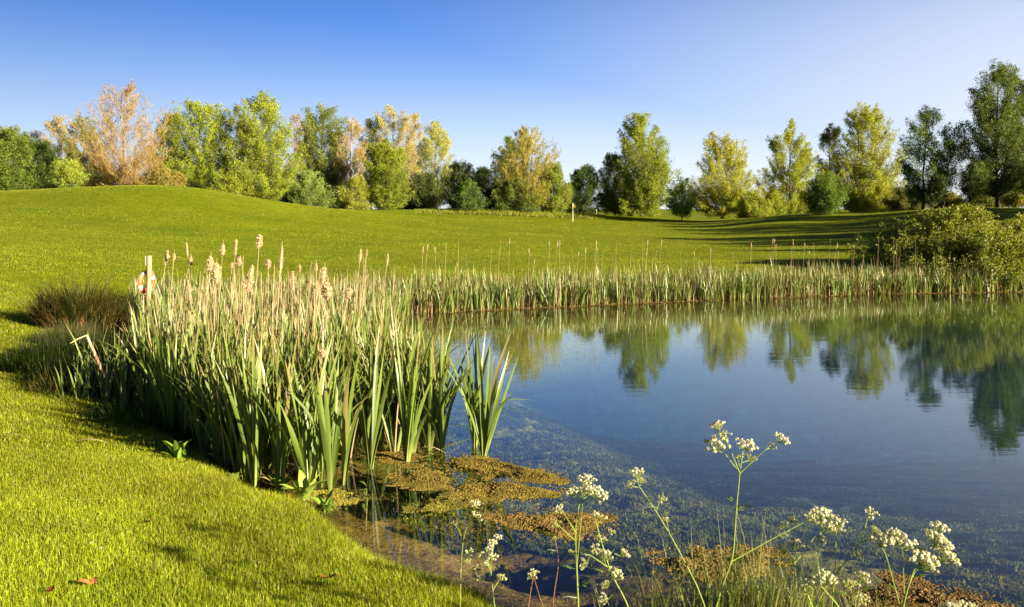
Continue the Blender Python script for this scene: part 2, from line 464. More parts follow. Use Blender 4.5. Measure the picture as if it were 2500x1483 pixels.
bedc = mixc(sep.outputs[2], bedc, silt.outputs[0])
base = mixc(sep.outputs[0], turf, bedc)
p = N(nt, 'BsdfPrincipled', Roughness=0.95); p.inputs['Specular IOR Level'].default_value = 0.05
nt.links.new(base, p.inputs['Base Color'])
ba = N(nt, 'Math', operation='ADD'); nt.links.new(n3.outputs['Fac'], ba.inputs[0]); nt.links.new(n5.outputs['Fac'], ba.inputs[1])
b = N(nt, 'Bump', Strength=0.9, Distance=0.05); nt.links.new(ba.outputs[0], b.inputs['Height']); nt.links.new(b.outputs[0], p.inputs['Normal'])
nt.links.new(p.outputs[0], out.inputs[0])

wet = sstep(0.10, -0.02, Dg)
weedy = np.clip(sstep(1.3, 2.6, -Dg + 1.2 * (fbm(X * 0.8, Y * 0.8, 51) - 0.5)) * 1.0, 0, 1)
depth_mask = sstep(-0.62, -1.25, Z)  # the painted deep-water tone takes over as the bed drops
g = MB(); g.add(np.stack([X, Y, Z], -1).reshape(-1, 3), q, col=np.stack([wet, weedy, depth_mask], -1).reshape(-1, 3))
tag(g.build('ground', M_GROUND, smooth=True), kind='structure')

# ------------------------------------------------------------------ water: a body with a clear, slightly rippled surface
M_WATER, nt, out = new_mat('pond_water')
tc = N(nt, 'TexCoord'); 
def rip(scale, stretch, rot=0.0, detail=3.0):
    mp = N(nt, 'Mapping'); mp.inputs['Scale'].default_value = stretch; mp.inputs['Rotation'].default_value = (0, 0, rot)
    n = N(nt, 'TexNoise', Scale=scale, Detail=detail, Roughness=0.5)
    nt.links.new(tc.outputs['Object'], mp.inputs[0]); nt.links.new(mp.outputs[0], n.inputs['Vector']); return n
r1, r2 = rip(1.0, (1.2, 4.5, 1), 0.12, 3), rip(1.0, (5, 15, 1), -0.08, 2)
patch = rip(0.16, (1, 1.6, 1), 0.3, 2)
ad = N(nt, 'Math', operation='MULTIPLY_ADD'); ad.inputs[1].default_value = 0.35
nt.links.new(r2.outputs['Fac'], ad.inputs[0]); nt.links.new(r1.outputs['Fac'], ad.inputs[2])
pm = N(nt, 'MapRange'); pm.inputs[1].default_value = 0.35; pm.inputs[2].default_value = 0.7; pm.inputs[3].default_value = 0.35; pm.inputs[4].default_value = 1.2
nt.links.new(patch.outputs['Fac'], pm.inputs[0])
ml = N(nt, 'Math', operation='MULTIPLY'); nt.links.new(ad.outputs[0], ml.inputs[0]); nt.links.new(pm.outputs[0], ml.inputs[1])
b = N(nt, 'Bump', Strength=1.0, Distance=0.0014); nt.links.new(ml.outputs[0], b.inputs['Height'])
ge = N(nt, 'NewGeometry')                                          # reflectance by Schlick's rule, the same from above and below
dt = N(nt, 'VectorMath', operation='DOT_PRODUCT'); nt.links.new(ge.outputs['Incoming'], dt.inputs[0]); nt.links.new(b.outputs[0], dt.inputs[1])
ab = N(nt, 'Math', operation='ABSOLUTE'); nt.links.new(dt.outputs['Value'], ab.inputs[0])
om = N(nt, 'Math', operation='SUBTRACT'); om.inputs[0].default_value = 1.0; nt.links.new(ab.outputs[0], om.inputs[1])
pw = N(nt, 'Math', operation='POWER'); pw.inputs[1].default_value = 5.0; nt.links.new(om.outputs[0], pw.inputs[0])
fr = N(nt, 'Math', operation='MULTIPLY_ADD'); fr.inputs[1].default_value = 0.98; fr.inputs[2].default_value = 0.02; fr.use_clamp = True
nt.links.new(pw.outputs[0], fr.inputs[0])
gl = N(nt, 'BsdfGlossy', Roughness=0.0); nt.links.new(b.outputs[0], gl.inputs['Normal'])
gl.inputs['Color'].default_value = (0.9, 0.97, 1, 1)
tr = N(nt, 'BsdfTransparent'); tr.inputs['Color'].default_value = (1, 1, 1, 1)
mx = N(nt, 'MixShader'); nt.links.new(fr.outputs[0], mx.inputs[0]); nt.links.new(tr.outputs[0], mx.inputs[1]); nt.links.new(gl.outputs[0], mx.inputs[2])
nt.links.new(mx.outputs[0], out.inputs['Surface'])
va = N(nt, 'VolumeAbsorption', Density=0.12); va.inputs['Color'].default_value = (0.25, 0.62, 0.80, 1)
nt.links.new(va.outputs[0], out.inputs['Volume'])
w = MB()
x0, x1, y0, y1, zb = -11, 40, 2.5, 36, -4.0
w.add([(x0, y0, zb), (x1, y0, zb), (x1, y1, zb), (x0, y1, zb), (x0, y0, 0), (x1, y0, 0), (x1, y1, 0), (x0, y1, 0)],
      [(0, 3, 2, 1), (4, 5, 6, 7), (0, 1, 5, 4), (1, 2, 6, 5), (2, 3, 7, 6), (3, 0, 4, 7)])
tag(w.build('water', M_WATER), kind='structure')

# ------------------------------------------------------------------ grass: nobody could count it
def blades(mb, x, y, h, wd, col, lean=0.5, z=None, sun_lean=0.0):
    m = len(x)
    z = terr(x, y) if z is None else z
    az = rng.uniform(0, 2 * np.pi, m)
    le = lean * rng.uniform(0.1, 1.0, m)
    dx, dy = np.cos(az), np.sin(az)
    fa = az + rng.uniform(0.8, 2.3, m)
    sx, sy = np.cos(fa) * wd / 2, np.sin(fa) * wd / 2
    z0 = z - 0.01
    hx = dx * le * h + sun_lean * h; hy = dy * le * h
    V = np.empty((m, 5, 3))
    V[:, 0] = np.stack([x - sx, y - sy, z0], -1); V[:, 1] = np.stack([x + sx, y + sy, z0], -1)
    mxx, my, mz = x + hx * 0.3, y + hy * 0.3, z + h * 0.6
    V[:, 2] = np.stack([mxx + sx * 0.8, my + sy * 0.8, mz], -1); V[:, 3] = np.stack([mxx - sx * 0.8, my - sy * 0.8, mz], -1)
    V[:, 4] = np.stack([x + hx, y + hy, z + h * np.sqrt(np.maximum(1 - (le * 0.8) ** 2, 0.2))], -1)
    b = np.arange(m)[:, None] * 5
    mb.add(V.reshape(-1, 3), b + np.array([[0, 1, 2, 3]]), b + np.array([[3, 2, 4]]), np.repeat(col, 5, 0))

def turf_colour(x, y, bright=1.0):
    m = len(x)
    a = fbm(x * 0.5, y * 0.5, 61)[:, None]; c = rng.random(m)[:, None]; e = fbm(x * 2.2, y * 2.2, 66)[:, None]
    col = np.array((0.133, 0.180, 0.008)) * (1 - a) + np.array((0.232, 0.242, 0.012)) * a
    col = col * (0.78 + 0.44 * sstep(.25, .75, fbm(x * 0.11, y * 0.16, 68)))[:, None] * (0.92 + 0.16 * (np.sin((x * .55 + y * .84) * 1.05) > 0))[:, None]
    col = col * (0.55 + 0.9 * e) * np.where(y < 14, 0.55 + 0.9 * c[:, 0] ** 1.5, 0.8 + 0.3 * c[:, 0])[:, None]
    dry = rng.random(m) < np.where(y < 14, 0.07, 0.02)
    col[dry] = np.array((0.26, 0.22, 0.06)) * rng.uniform(0.6, 1.1, (dry.sum(), 1))
    return col * bright

def scatter(n, xa, xb, ya, yb, margin=0.12, dmin=0.03):
    x = rng.uniform(xa, xb, n); y = rng.uniform(ya, yb, n)
    k = (np.abs(x) < y * (0.643 + margin) + 0.6)
    x, y = x[k], y[k]; d = sdf(x, y); k = d > dmin
    return x[k], y[k], d[k]

gr = MB()
for n, xa, xb, ya, yb, h0, w0 in [(420000, -5.2, 1.2, 2.9, 7.0, 0.042, 0.0026), (190000, -7.5, -1.5, 7, 12, 0.045, 0.0045), (120000, -15, -4.5, 12, 21, 0.05, 0.008),
                                  (230000, -30, 35, 21, 45, 0.045, 0.009), (210000, -65, 60, 45, 80, 0.045, 0.017), (80000, -75, 85, 80, 105, 0.04, 0.03)]:
    x, y, d = scatter(n, xa, xb, ya, yb)
    tall = 1 + 1.0 * np.exp(-d / 0.3) * (y < 22) + 0.5 * sstep(0.62, 0.8, fbm(x * 2.5, y * 2.5, 71))
    blades(gr, x, y, h0 * tall * rng.uniform(0.55, 1.25, len(x)), w0 * rng.uniform(0.6, 1.2, len(x)), turf_colour(x, y, 1.75 if ya < 12 else 1.15), 1.0 if ya < 12 else 0.75)
tag(gr.build('grass', M_GRASS), 'short mown green grass covering the lawn and fairway', 'grass', kind='stuff')

# rough uncut grass on the bank behind the green
rg_ = MB()
x = rng.uniform(-14, 14, 16000); y = rng.uniform(94, 108, 16000)
pxs = CX + x / y * F
k = (pxs > 1010) & (pxs < 1480) & (y > 94.5 + 0.010 * (pxs - 1000)) & (y < 103.5 + 0.011 * (pxs - 1000))
x, y = x[k], y[k]
c = turf_colour(x, y, 0.85) + np.array((0.05, 0.045, 0.022)) * rng.random((len(x), 1))
blades(rg_, x, y, rng.uniform(0.2, 0.6, len(x)) * (0.25 + 0.75 * np.sin(np.pi * np.clip((CX + x / y * F - 1010) / 470, 0, 1)) ** .6), rng.uniform(0.04, 0.08, len(x)), c, 0.9)
tag(rg_.build('rough_grass', M_GRASS), 'tall uncut pale grass on the bank behind the putting green', 'rough grass', kind='stuff')

# water weed growing on the shelf under the surface
wd = MB()
x = rng.uniform(-2.5, 9, 330000); y = rng.uniform(4.6, 14, 330000); d = -sdf(x, y)
k = (d > 1.0) & (d < 9) & (fbm(x * 1.2, y * 1.2, 81) + 0.25 * sstep(1, 3, d) > 0.55)
x, y = x[k], y[k]; zz = terr(x, y)
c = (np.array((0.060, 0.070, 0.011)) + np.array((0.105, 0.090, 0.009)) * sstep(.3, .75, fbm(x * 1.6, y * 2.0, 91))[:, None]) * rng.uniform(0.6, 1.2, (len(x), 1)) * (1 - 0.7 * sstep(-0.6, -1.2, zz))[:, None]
hh = rng.uniform(0.012, 0.045, len(x))
hh = np.minimum(hh, np.maximum(-zz - 0.05, 0.01))
blades(wd, x, y, hh, rng.uniform(0.010, 0.022, len(x)), c, 1.8, z=zz)
M_WEED = leaf_mat('water_weed', 0.3, 0.0, 0.5, (1.1, 1.1, 0.6))
tag(wd.build('pond_weed', M_WEED), 'dark green water weed under the surface of the pond', 'pond weed', kind='stuff')

# ------------------------------------------------------------------ trees
SHAPES = {
    'poplar': [(0, .45), (.12, .8), (.3, 1.0), (.5, .98), (.7, .82), (.85, .6), (.95, .36), (1, .12)],
    'cone':   [(0, .65), (.1, .92), (.25, 1.0), (.45, .92), (.65, .72), (.8, .52), (.92, .3), (1, .1)],
    'round':  [(0, .45), (.15, .85), (.4, 1.0), (.65, .92), (.82, .7), (.93, .42), (1, .12)],
    'bush':   [(0, .85), (.2, 1.0), (.45, .98), (.7, .8), (.87, .52), (1, .15)],
    'flame':  [(0, .35), (.12, .68), (.35, .95), (.55, 1.0), (.72, .9), (.86, .66), (.95, .38), (1, .1)],
    'column': [(0, .5), (.2, .95), (.5, 1.0), (.75, .9), (.9, .66), (.97, .4), (1, .2)],
}

def grow(name, label, cat, base, Ht, hw, shape, col, col2=None, nleaf=9000, leaf=0.17, cb=0.12, nlimb=60, ntwig=11, up=1.1,
         bark=(0.12, 0.09, 0.06), lean=(0, 0), stems=1, twig=1.0, twigwood=False, group=None, gap=0.0, trunk_r=None, seed=0, kind_trunk='trunk', mat=None, droop=0.0):
    g = np.random.default_rng(abs(seed) * 7919 + 13)
    nleaf = int(nleaf * (6.6 if leaf > .1 else 1.3)); leaf *= (0.74 if leaf > .1 else 1); up *= 1.25; nlimb = int(nlimb * 1.7); ntwig = int(ntwig * 1.05)
    root = empty(name, base)
    prof = np.array(SHAPES[shape])
    r_at = lambda t: np.interp(t, prof[:, 0], prof[:, 1]) * hw
    tr = trunk_r or max(0.0125 * Ht, 0.04)
    wood = MB(); barkc = np.array(bark, float)
    axes = []
    for s in range(stems):
        ph = g.uniform(0, 6.28) if stems > 1 else 0
        off = (0.0 if stems == 1 else hw * g.uniform(0.1, 0.45))
        hh = Ht * (0.94 if s == 0 else g.uniform(0.6, 0.9))
        tt = np.linspace(0, 1, 9)
        bend = 0.012 * Ht * (np.cumsum(g.normal(0, 1, (9, 2)), 0) * 0.6)
        bend -= bend[0]
        A = np.stack([lean[0] * Ht * tt ** 1.3 + math.cos(ph) * off * tt ** 0.8 + bend[:, 0] + (0 if stems == 1 else math.cos(ph) * 0.12),
                      lean[1] * Ht * tt ** 1.3 + math.sin(ph) * off * tt ** 0.8 + bend[:, 1] + (0 if stems == 1 else math.sin(ph) * 0.12), hh * tt - 0.15], -1)
        rr = tr * (1 if s == 0 else 0.7) * (1 - tt) ** 0.8 + 0.012; rr[0] *= 1.35
        tube(wood, A, rr, 7, barkc * g.uniform(0.85, 1.1))
        axes.append((hh, A))
    # main limbs from a trunk out to the crown's outline
    cbh = cb * Ht
    e = g.random(nlimb * 6)
    keep = g.random(nlimb * 6) < (0.25 + 0.75 * r_at(e) / hw); e = e[keep][:nlimb]; n = len(e)
    az = np.arange(n) * 2.39996 + g.normal(0, 0.4, n)
    # a lumpy outline: some bearings reach further than others
    lump = 1 + 0.20 * np.sin(az * 2 + e * 9 + g.uniform(0, 6)) + 0.14 * np.sin(az * 3 - e * 15 + g.uniform(0, 6))
    rad = 1.08 * r_at(e) * (0.45 + 0.55 * g.random(n) ** 0.4) * lump
    ez = cbh + e * (Ht - cbh)
    which = g.integers(0, stems, n)
    P0 = np.empty((n, 3)); AX = np.empty((n, 3))
    for i in range(n):
        hh, A = axes[which[i]]
        zs = np.clip(ez[i] - rad[i] * up * g.uniform(0.7, 1.2), 0.04 * Ht + 0.3 * cbh, 0.93 * hh)
        P0[i] = [np.interp(zs, A[:, 2], A[:, k]) for k in range(3)]
        zc = min(ez[i], 0.95 * hh); AX[i] = [np.interp(zc, A[:, 2], A[:, 0]), np.interp(zc, A[:, 2], A[:, 1]), ez[i]]
    cen = AX if stems == 1 else np.stack([lean[0] * Ht * (ez / Ht) ** 1.3, lean[1] * Ht * (ez / Ht) ** 1.3, ez], -1)
    P2 = cen + np.stack([np.cos(az) * rad, np.sin(az) * rad, np.zeros(n)], -1)
    P1 = P0 * 0.45 + P2 * 0.55; P1[:, 2] -= 0.18 * rad - droop * rad
    t = np.linspace(0, 1, 6)[None, :, None]
    L = P0[:, None] * (1 - t) ** 2 + 2 * P1[:, None] * t * (1 - t) + P2[:, None] * t ** 2
    L[:, 1:-1] += g.normal(0, 0.03, (n, 4, 3)) * rad[:, None, None]
    lr = (tr * (0.13 if twigwood else 0.19) * (0.4 + rad / hw))[:, None] * (1 - 0.85 * np.linspace(0, 1, 6)[None]) * (1 - 0.5 * e[:, None])
    tubes(wood, L, np.maximum(lr, 0.008), 4, barkc * g.uniform(0.8, 1.15, (n, 1)))
    # twigs
    m = n * ntwig
    li = np.repeat(np.arange(n), ntwig); tp = g.uniform(0.22, 1.0, m) ** 0.8
    f = tp * 5; i0 = np.clip(f.astype(int), 0, 4); u = (f - i0)[:, None]
    B = L[li, i0] * (1 - u) + L[li, i0 + 1] * u
    d = unit(L[li, i0 + 1] - L[li, i0])
    outw = unit(B - np.stack([cen[li, 0], cen[li, 1], B[:, 2]], -1))
    td = unit(0.55 * d + 0.35 * outw + np.array((0, 0, 0.75 - droop)) + g.normal(0, 0.5, (m, 3)))
    tl = twig * (0.08 * hw + 0.65) * g.uniform(0.5, 1.35, m) * (1.15 - 0.45 * tp)
    # leader twigs fill the very top
    for hh, A in axes:
        k = max(6, int(ntwig * 1.5)); zz = g.uniform(0.78, 1.0, k); zf = 1.25 - (zz - .78) * 3.6; zz = zz * hh
        Bx = np.stack([np.interp(zz, A[:, 2], A[:, c]) for c in range(3)], -1)
        B = np.concatenate([B, Bx]); td = np.concatenate([td, unit(np.array((0, 0, 1.1)) + g.normal(0, 0.45, (k, 3)))])
        tl = np.concatenate([tl, twig * (0.07 * hw + 0.5) * g.uniform(0.5, 1.0, k) * zf]); li = np.concatenate([li, np.full(k, n - 1)])
    m = len(B)
    if twigwood:
        tt = np.array([0, .5, 1.0])[None, :, None]
        TP = B[:, None] + td[:, None] * tl[:, None, None] * tt + np.array((0, 0, 0.12)) * tt ** 2 * tl[:, None, None]
        tubes(wood, TP, np.array([[0.014, 0.010, 0.006]]) * np.ones((m, 1)), 3, barkc * g.uniform(0.9, 1.3, (m, 1)))
    wood.build(kind_trunk, M_BARK, root)
    # leaves in sprays along the twigs; whole limbs may be thinner, which opens gaps
    wgt = (g.random(n) > gap) * g.uniform(0.5, 1.3, n)
    pw = np.maximum(wgt[li], 0.02) * tl; pw /= pw.sum()
    ti = g.choice(m, nleaf, p=pw)
    s = g.random(nleaf) ** 0.75
    c = B[ti] + td[ti] * (tl[ti] * s * 1.08)[:, None] + g.normal(0, 0.32 if leaf > .1 else .17, (nleaf, 3)) * (1.15 - s)[:, None]
    ax_ = unit(td[ti] * 0.5 + g.normal(0, 0.75, (nleaf, 3)) + np.array((0, 0, -0.1 - droop)))
    sd = unit(np.cross(ax_, g.normal(0, 1, (nleaf, 3))))
    sz = leaf * g.uniform(0.6, 1.25, nleaf)[:, None]
    V = np.stack([c - ax_ * sz * .5, c + sd * sz * .36, c + ax_ * sz * .6, c - sd * sz * .36], 1)
    c1 = np.array(col, float); c2 = np.array(col2 if col2 is not None else col, float)
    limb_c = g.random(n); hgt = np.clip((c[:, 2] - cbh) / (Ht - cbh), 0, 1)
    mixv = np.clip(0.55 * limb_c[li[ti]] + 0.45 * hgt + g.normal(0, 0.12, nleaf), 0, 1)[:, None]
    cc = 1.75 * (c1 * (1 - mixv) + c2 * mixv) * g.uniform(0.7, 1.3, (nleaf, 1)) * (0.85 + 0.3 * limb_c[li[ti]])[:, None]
    lv = MB(); lv.add(V.reshape(-1, 3), np.arange(nleaf * 4).reshape(-1, 4), col=np.repeat(cc, 4, 0))
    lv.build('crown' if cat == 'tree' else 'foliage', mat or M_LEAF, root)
    tag(root, label, cat, group)
    return root

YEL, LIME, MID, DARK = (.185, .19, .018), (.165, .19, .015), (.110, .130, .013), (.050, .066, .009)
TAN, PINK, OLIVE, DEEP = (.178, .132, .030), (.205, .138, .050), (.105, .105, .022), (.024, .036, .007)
PALEB, DARKB, GREYB = (.24, .19, .12), (.05, .04, .03), (.14, .11, .08)

def tree(px, D, top, hw, shape, col, col2, label, name='tree', cat='tree', base=None, group=None, **kw):
    x = (px - CX) / F * D
    z = float(terr(np.array([x]), np.array([D]))[0]) - 0.05
    Ht = H + (YH - top) / F * D - z
    return grow(name, label, cat, (x, D, z), Ht, hw * D / F, shape, col, col2, seed=int(px * 3 + D), group=group, **kw)

G1, G2, G3 = 'trees in the wood behind the mound', 'trees behind the putting green', 'trees on the right hand rise'
# the wood behind the mound, from the left
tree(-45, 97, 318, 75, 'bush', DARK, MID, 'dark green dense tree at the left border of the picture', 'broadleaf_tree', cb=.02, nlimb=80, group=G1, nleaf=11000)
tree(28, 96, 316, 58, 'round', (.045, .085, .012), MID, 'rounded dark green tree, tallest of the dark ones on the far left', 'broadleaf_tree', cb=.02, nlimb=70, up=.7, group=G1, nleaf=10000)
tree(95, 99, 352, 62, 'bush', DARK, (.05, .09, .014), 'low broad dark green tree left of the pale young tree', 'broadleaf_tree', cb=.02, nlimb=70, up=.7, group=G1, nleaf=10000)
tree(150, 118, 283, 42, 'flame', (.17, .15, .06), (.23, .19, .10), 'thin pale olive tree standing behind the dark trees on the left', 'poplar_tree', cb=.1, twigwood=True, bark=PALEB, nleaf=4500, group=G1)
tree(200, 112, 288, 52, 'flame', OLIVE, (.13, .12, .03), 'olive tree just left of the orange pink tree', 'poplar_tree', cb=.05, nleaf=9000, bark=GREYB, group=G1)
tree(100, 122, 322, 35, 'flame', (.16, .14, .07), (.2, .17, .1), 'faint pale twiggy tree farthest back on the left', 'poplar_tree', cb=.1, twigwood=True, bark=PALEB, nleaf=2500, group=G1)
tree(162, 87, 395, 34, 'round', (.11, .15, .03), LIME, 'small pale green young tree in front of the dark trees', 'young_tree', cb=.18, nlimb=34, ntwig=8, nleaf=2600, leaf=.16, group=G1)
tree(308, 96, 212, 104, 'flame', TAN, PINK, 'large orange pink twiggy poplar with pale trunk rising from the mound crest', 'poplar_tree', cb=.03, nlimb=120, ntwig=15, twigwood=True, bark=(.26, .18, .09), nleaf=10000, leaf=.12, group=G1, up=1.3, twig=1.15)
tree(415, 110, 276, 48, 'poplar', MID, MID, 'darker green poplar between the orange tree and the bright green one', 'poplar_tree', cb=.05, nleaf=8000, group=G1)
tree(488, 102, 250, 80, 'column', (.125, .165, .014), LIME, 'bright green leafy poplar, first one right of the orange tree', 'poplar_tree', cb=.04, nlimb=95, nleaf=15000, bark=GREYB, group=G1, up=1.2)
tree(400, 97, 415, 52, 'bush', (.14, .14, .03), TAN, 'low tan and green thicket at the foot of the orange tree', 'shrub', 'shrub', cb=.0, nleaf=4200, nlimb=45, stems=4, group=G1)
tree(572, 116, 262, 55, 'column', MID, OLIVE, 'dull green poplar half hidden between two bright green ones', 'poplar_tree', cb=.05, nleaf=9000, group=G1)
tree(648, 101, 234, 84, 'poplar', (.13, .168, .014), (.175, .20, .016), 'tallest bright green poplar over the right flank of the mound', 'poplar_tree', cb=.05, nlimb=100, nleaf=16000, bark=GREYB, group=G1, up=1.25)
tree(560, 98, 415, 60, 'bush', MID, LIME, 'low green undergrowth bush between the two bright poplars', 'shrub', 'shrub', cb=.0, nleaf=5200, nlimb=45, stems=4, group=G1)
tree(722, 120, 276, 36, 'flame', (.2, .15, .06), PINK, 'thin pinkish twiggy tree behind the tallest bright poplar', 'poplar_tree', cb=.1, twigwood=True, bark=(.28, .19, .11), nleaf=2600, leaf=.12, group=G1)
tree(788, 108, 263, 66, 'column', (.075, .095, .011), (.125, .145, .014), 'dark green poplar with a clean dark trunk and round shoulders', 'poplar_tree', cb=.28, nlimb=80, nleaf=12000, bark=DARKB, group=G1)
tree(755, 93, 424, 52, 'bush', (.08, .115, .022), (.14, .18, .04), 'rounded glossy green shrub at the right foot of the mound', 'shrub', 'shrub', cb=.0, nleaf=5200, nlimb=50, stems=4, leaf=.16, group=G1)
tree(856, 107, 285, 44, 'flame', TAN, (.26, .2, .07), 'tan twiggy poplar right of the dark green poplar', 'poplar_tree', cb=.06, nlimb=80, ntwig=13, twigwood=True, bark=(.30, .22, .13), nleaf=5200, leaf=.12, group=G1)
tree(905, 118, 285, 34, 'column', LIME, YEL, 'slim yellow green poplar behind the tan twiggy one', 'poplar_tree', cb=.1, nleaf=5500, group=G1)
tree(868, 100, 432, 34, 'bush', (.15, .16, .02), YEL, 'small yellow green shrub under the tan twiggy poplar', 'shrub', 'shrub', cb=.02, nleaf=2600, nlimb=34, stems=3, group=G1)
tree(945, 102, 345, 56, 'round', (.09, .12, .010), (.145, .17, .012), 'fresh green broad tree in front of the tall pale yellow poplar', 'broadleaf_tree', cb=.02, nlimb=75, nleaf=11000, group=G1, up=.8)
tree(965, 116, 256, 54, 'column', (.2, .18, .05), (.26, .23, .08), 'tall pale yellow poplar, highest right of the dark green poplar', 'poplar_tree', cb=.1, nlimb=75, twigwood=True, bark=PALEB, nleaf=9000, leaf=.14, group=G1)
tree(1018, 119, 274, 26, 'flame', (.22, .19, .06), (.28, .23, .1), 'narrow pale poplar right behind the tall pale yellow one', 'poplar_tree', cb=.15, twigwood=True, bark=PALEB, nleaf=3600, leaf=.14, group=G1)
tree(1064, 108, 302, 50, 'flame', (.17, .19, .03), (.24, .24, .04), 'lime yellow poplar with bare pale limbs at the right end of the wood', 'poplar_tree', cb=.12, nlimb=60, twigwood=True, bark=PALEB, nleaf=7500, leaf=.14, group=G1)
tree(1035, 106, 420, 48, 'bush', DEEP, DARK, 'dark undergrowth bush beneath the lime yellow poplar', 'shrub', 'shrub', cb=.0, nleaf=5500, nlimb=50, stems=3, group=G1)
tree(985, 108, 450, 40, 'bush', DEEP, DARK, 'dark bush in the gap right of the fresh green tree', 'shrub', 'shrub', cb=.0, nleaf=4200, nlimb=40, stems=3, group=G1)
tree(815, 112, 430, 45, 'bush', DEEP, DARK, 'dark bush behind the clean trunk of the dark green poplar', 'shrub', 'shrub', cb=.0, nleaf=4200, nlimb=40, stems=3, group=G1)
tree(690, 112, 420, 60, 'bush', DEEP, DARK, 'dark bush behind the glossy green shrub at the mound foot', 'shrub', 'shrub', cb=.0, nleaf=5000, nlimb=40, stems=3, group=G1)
tree(240, 108, 400, 60, 'bush', DARK, OLIVE, 'dark olive bush filling the space left of the orange tree', 'shrub', 'shrub', cb=.0, nleaf=5200, nlimb=45, stems=3, group=G1)
# behind the putting green
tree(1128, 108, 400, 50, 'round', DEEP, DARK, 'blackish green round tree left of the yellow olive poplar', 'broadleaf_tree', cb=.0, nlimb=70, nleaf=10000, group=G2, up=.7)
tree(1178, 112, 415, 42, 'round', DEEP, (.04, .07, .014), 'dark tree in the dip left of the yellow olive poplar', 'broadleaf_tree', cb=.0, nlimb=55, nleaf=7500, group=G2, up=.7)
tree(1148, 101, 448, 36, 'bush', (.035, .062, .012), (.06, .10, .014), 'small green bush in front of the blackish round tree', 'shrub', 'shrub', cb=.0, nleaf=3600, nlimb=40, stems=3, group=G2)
tree(1232, 114, 338, 46, 'poplar', DARK, MID, 'dark green tree hugging the left side of the yellow olive poplar', 'poplar_tree', cb=.0, nlimb=65, nleaf=9500, group=G2)
tree(1285, 105, 313, 68, 'column', (.165, .155, .02), (.24, .20, .035), 'yellow olive dense poplar left of the flagstick', 'poplar_tree', cb=.06, nlimb=110, ntwig=14, twigwood=True, bark=(.2, .16, .07), nleaf=14000, leaf=.13, group=G2, up=1.3)
tree(1262, 103, 440, 62, 'bush', (.04, .065, .012), MID, 'green undergrowth bush at the foot of the yellow olive poplar', 'shrub', 'shrub', cb=.0, nleaf=5200, nlimb=45, stems=4, group=G2)
tree(1350, 106, 405, 44, 'round', MID, (.13, .16, .018), 'mid green tree against the right side of the yellow olive poplar', 'broadleaf_tree', cb=.0, nlimb=60, nleaf=7500, group=G2, up=.8)
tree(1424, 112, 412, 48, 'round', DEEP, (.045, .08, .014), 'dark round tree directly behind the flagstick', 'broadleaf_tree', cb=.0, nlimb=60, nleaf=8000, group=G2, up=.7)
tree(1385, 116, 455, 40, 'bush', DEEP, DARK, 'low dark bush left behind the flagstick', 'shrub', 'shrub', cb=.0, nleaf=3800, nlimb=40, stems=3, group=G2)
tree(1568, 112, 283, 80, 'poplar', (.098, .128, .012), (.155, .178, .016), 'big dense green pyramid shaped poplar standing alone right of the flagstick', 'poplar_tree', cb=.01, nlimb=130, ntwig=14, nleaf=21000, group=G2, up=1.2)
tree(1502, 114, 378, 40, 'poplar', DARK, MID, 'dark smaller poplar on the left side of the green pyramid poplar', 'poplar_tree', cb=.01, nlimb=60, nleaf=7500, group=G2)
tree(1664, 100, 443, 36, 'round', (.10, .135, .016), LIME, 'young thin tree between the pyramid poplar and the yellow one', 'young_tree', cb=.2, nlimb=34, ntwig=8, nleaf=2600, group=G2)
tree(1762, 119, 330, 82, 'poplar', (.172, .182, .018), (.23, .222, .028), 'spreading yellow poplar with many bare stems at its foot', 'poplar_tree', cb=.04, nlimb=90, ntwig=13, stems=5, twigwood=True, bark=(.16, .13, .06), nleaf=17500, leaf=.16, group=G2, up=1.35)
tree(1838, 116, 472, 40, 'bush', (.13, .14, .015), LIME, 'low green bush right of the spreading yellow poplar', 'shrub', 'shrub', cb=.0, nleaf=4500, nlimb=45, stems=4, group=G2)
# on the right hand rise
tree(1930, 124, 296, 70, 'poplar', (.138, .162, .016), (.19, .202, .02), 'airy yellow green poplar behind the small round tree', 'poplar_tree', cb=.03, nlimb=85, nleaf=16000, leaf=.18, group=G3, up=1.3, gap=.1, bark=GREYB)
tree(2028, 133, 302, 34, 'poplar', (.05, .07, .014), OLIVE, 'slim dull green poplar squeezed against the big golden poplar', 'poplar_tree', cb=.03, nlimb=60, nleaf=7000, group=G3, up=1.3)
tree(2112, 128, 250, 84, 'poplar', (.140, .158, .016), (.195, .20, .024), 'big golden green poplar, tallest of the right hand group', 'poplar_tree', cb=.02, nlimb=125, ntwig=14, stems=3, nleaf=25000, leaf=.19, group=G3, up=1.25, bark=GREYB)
tree(2012, 82, 430, 43, 'round', (.05, .085, .012), (.09, .13, .014), 'small round green tree on the sunlit knoll', 'young_tree', cb=.10, nlimb=55, ntwig=9, stems=4, nleaf=5200, leaf=.14, group=G3, up=1.0)
tree(2252, 84, 262, 55, 'column', (.05, .08, .014), (.08, .115, .018), 'sparse dark birch with gaps of sky in its crown', 'birch_tree', cb=.14, nlimb=52, ntwig=9, nleaf=5600, leaf=.15, group=G3, up=.9, gap=.2, bark=DARKB)
tree(2300, 86, 292, 36, 'flame', (.07, .10, .016), (.11, .14, .02), 'thin birch leaning right beside the sparse dark birch', 'birch_tree', cb=.25, nlimb=34, ntwig=8, nleaf=2900, leaf=.15, lean=(.16, 0), group=G3, up=1.0, gap=.15, bark=GREYB)
tree(2272, 80, 434, 30, 'round', DEEP, DEEP, 'little blackish tree between the birch trunks', 'young_tree', cb=.28, nlimb=36, ntwig=8, nleaf=3000, leaf=.13, lean=(.10, 0), group=G3, bark=DARKB)
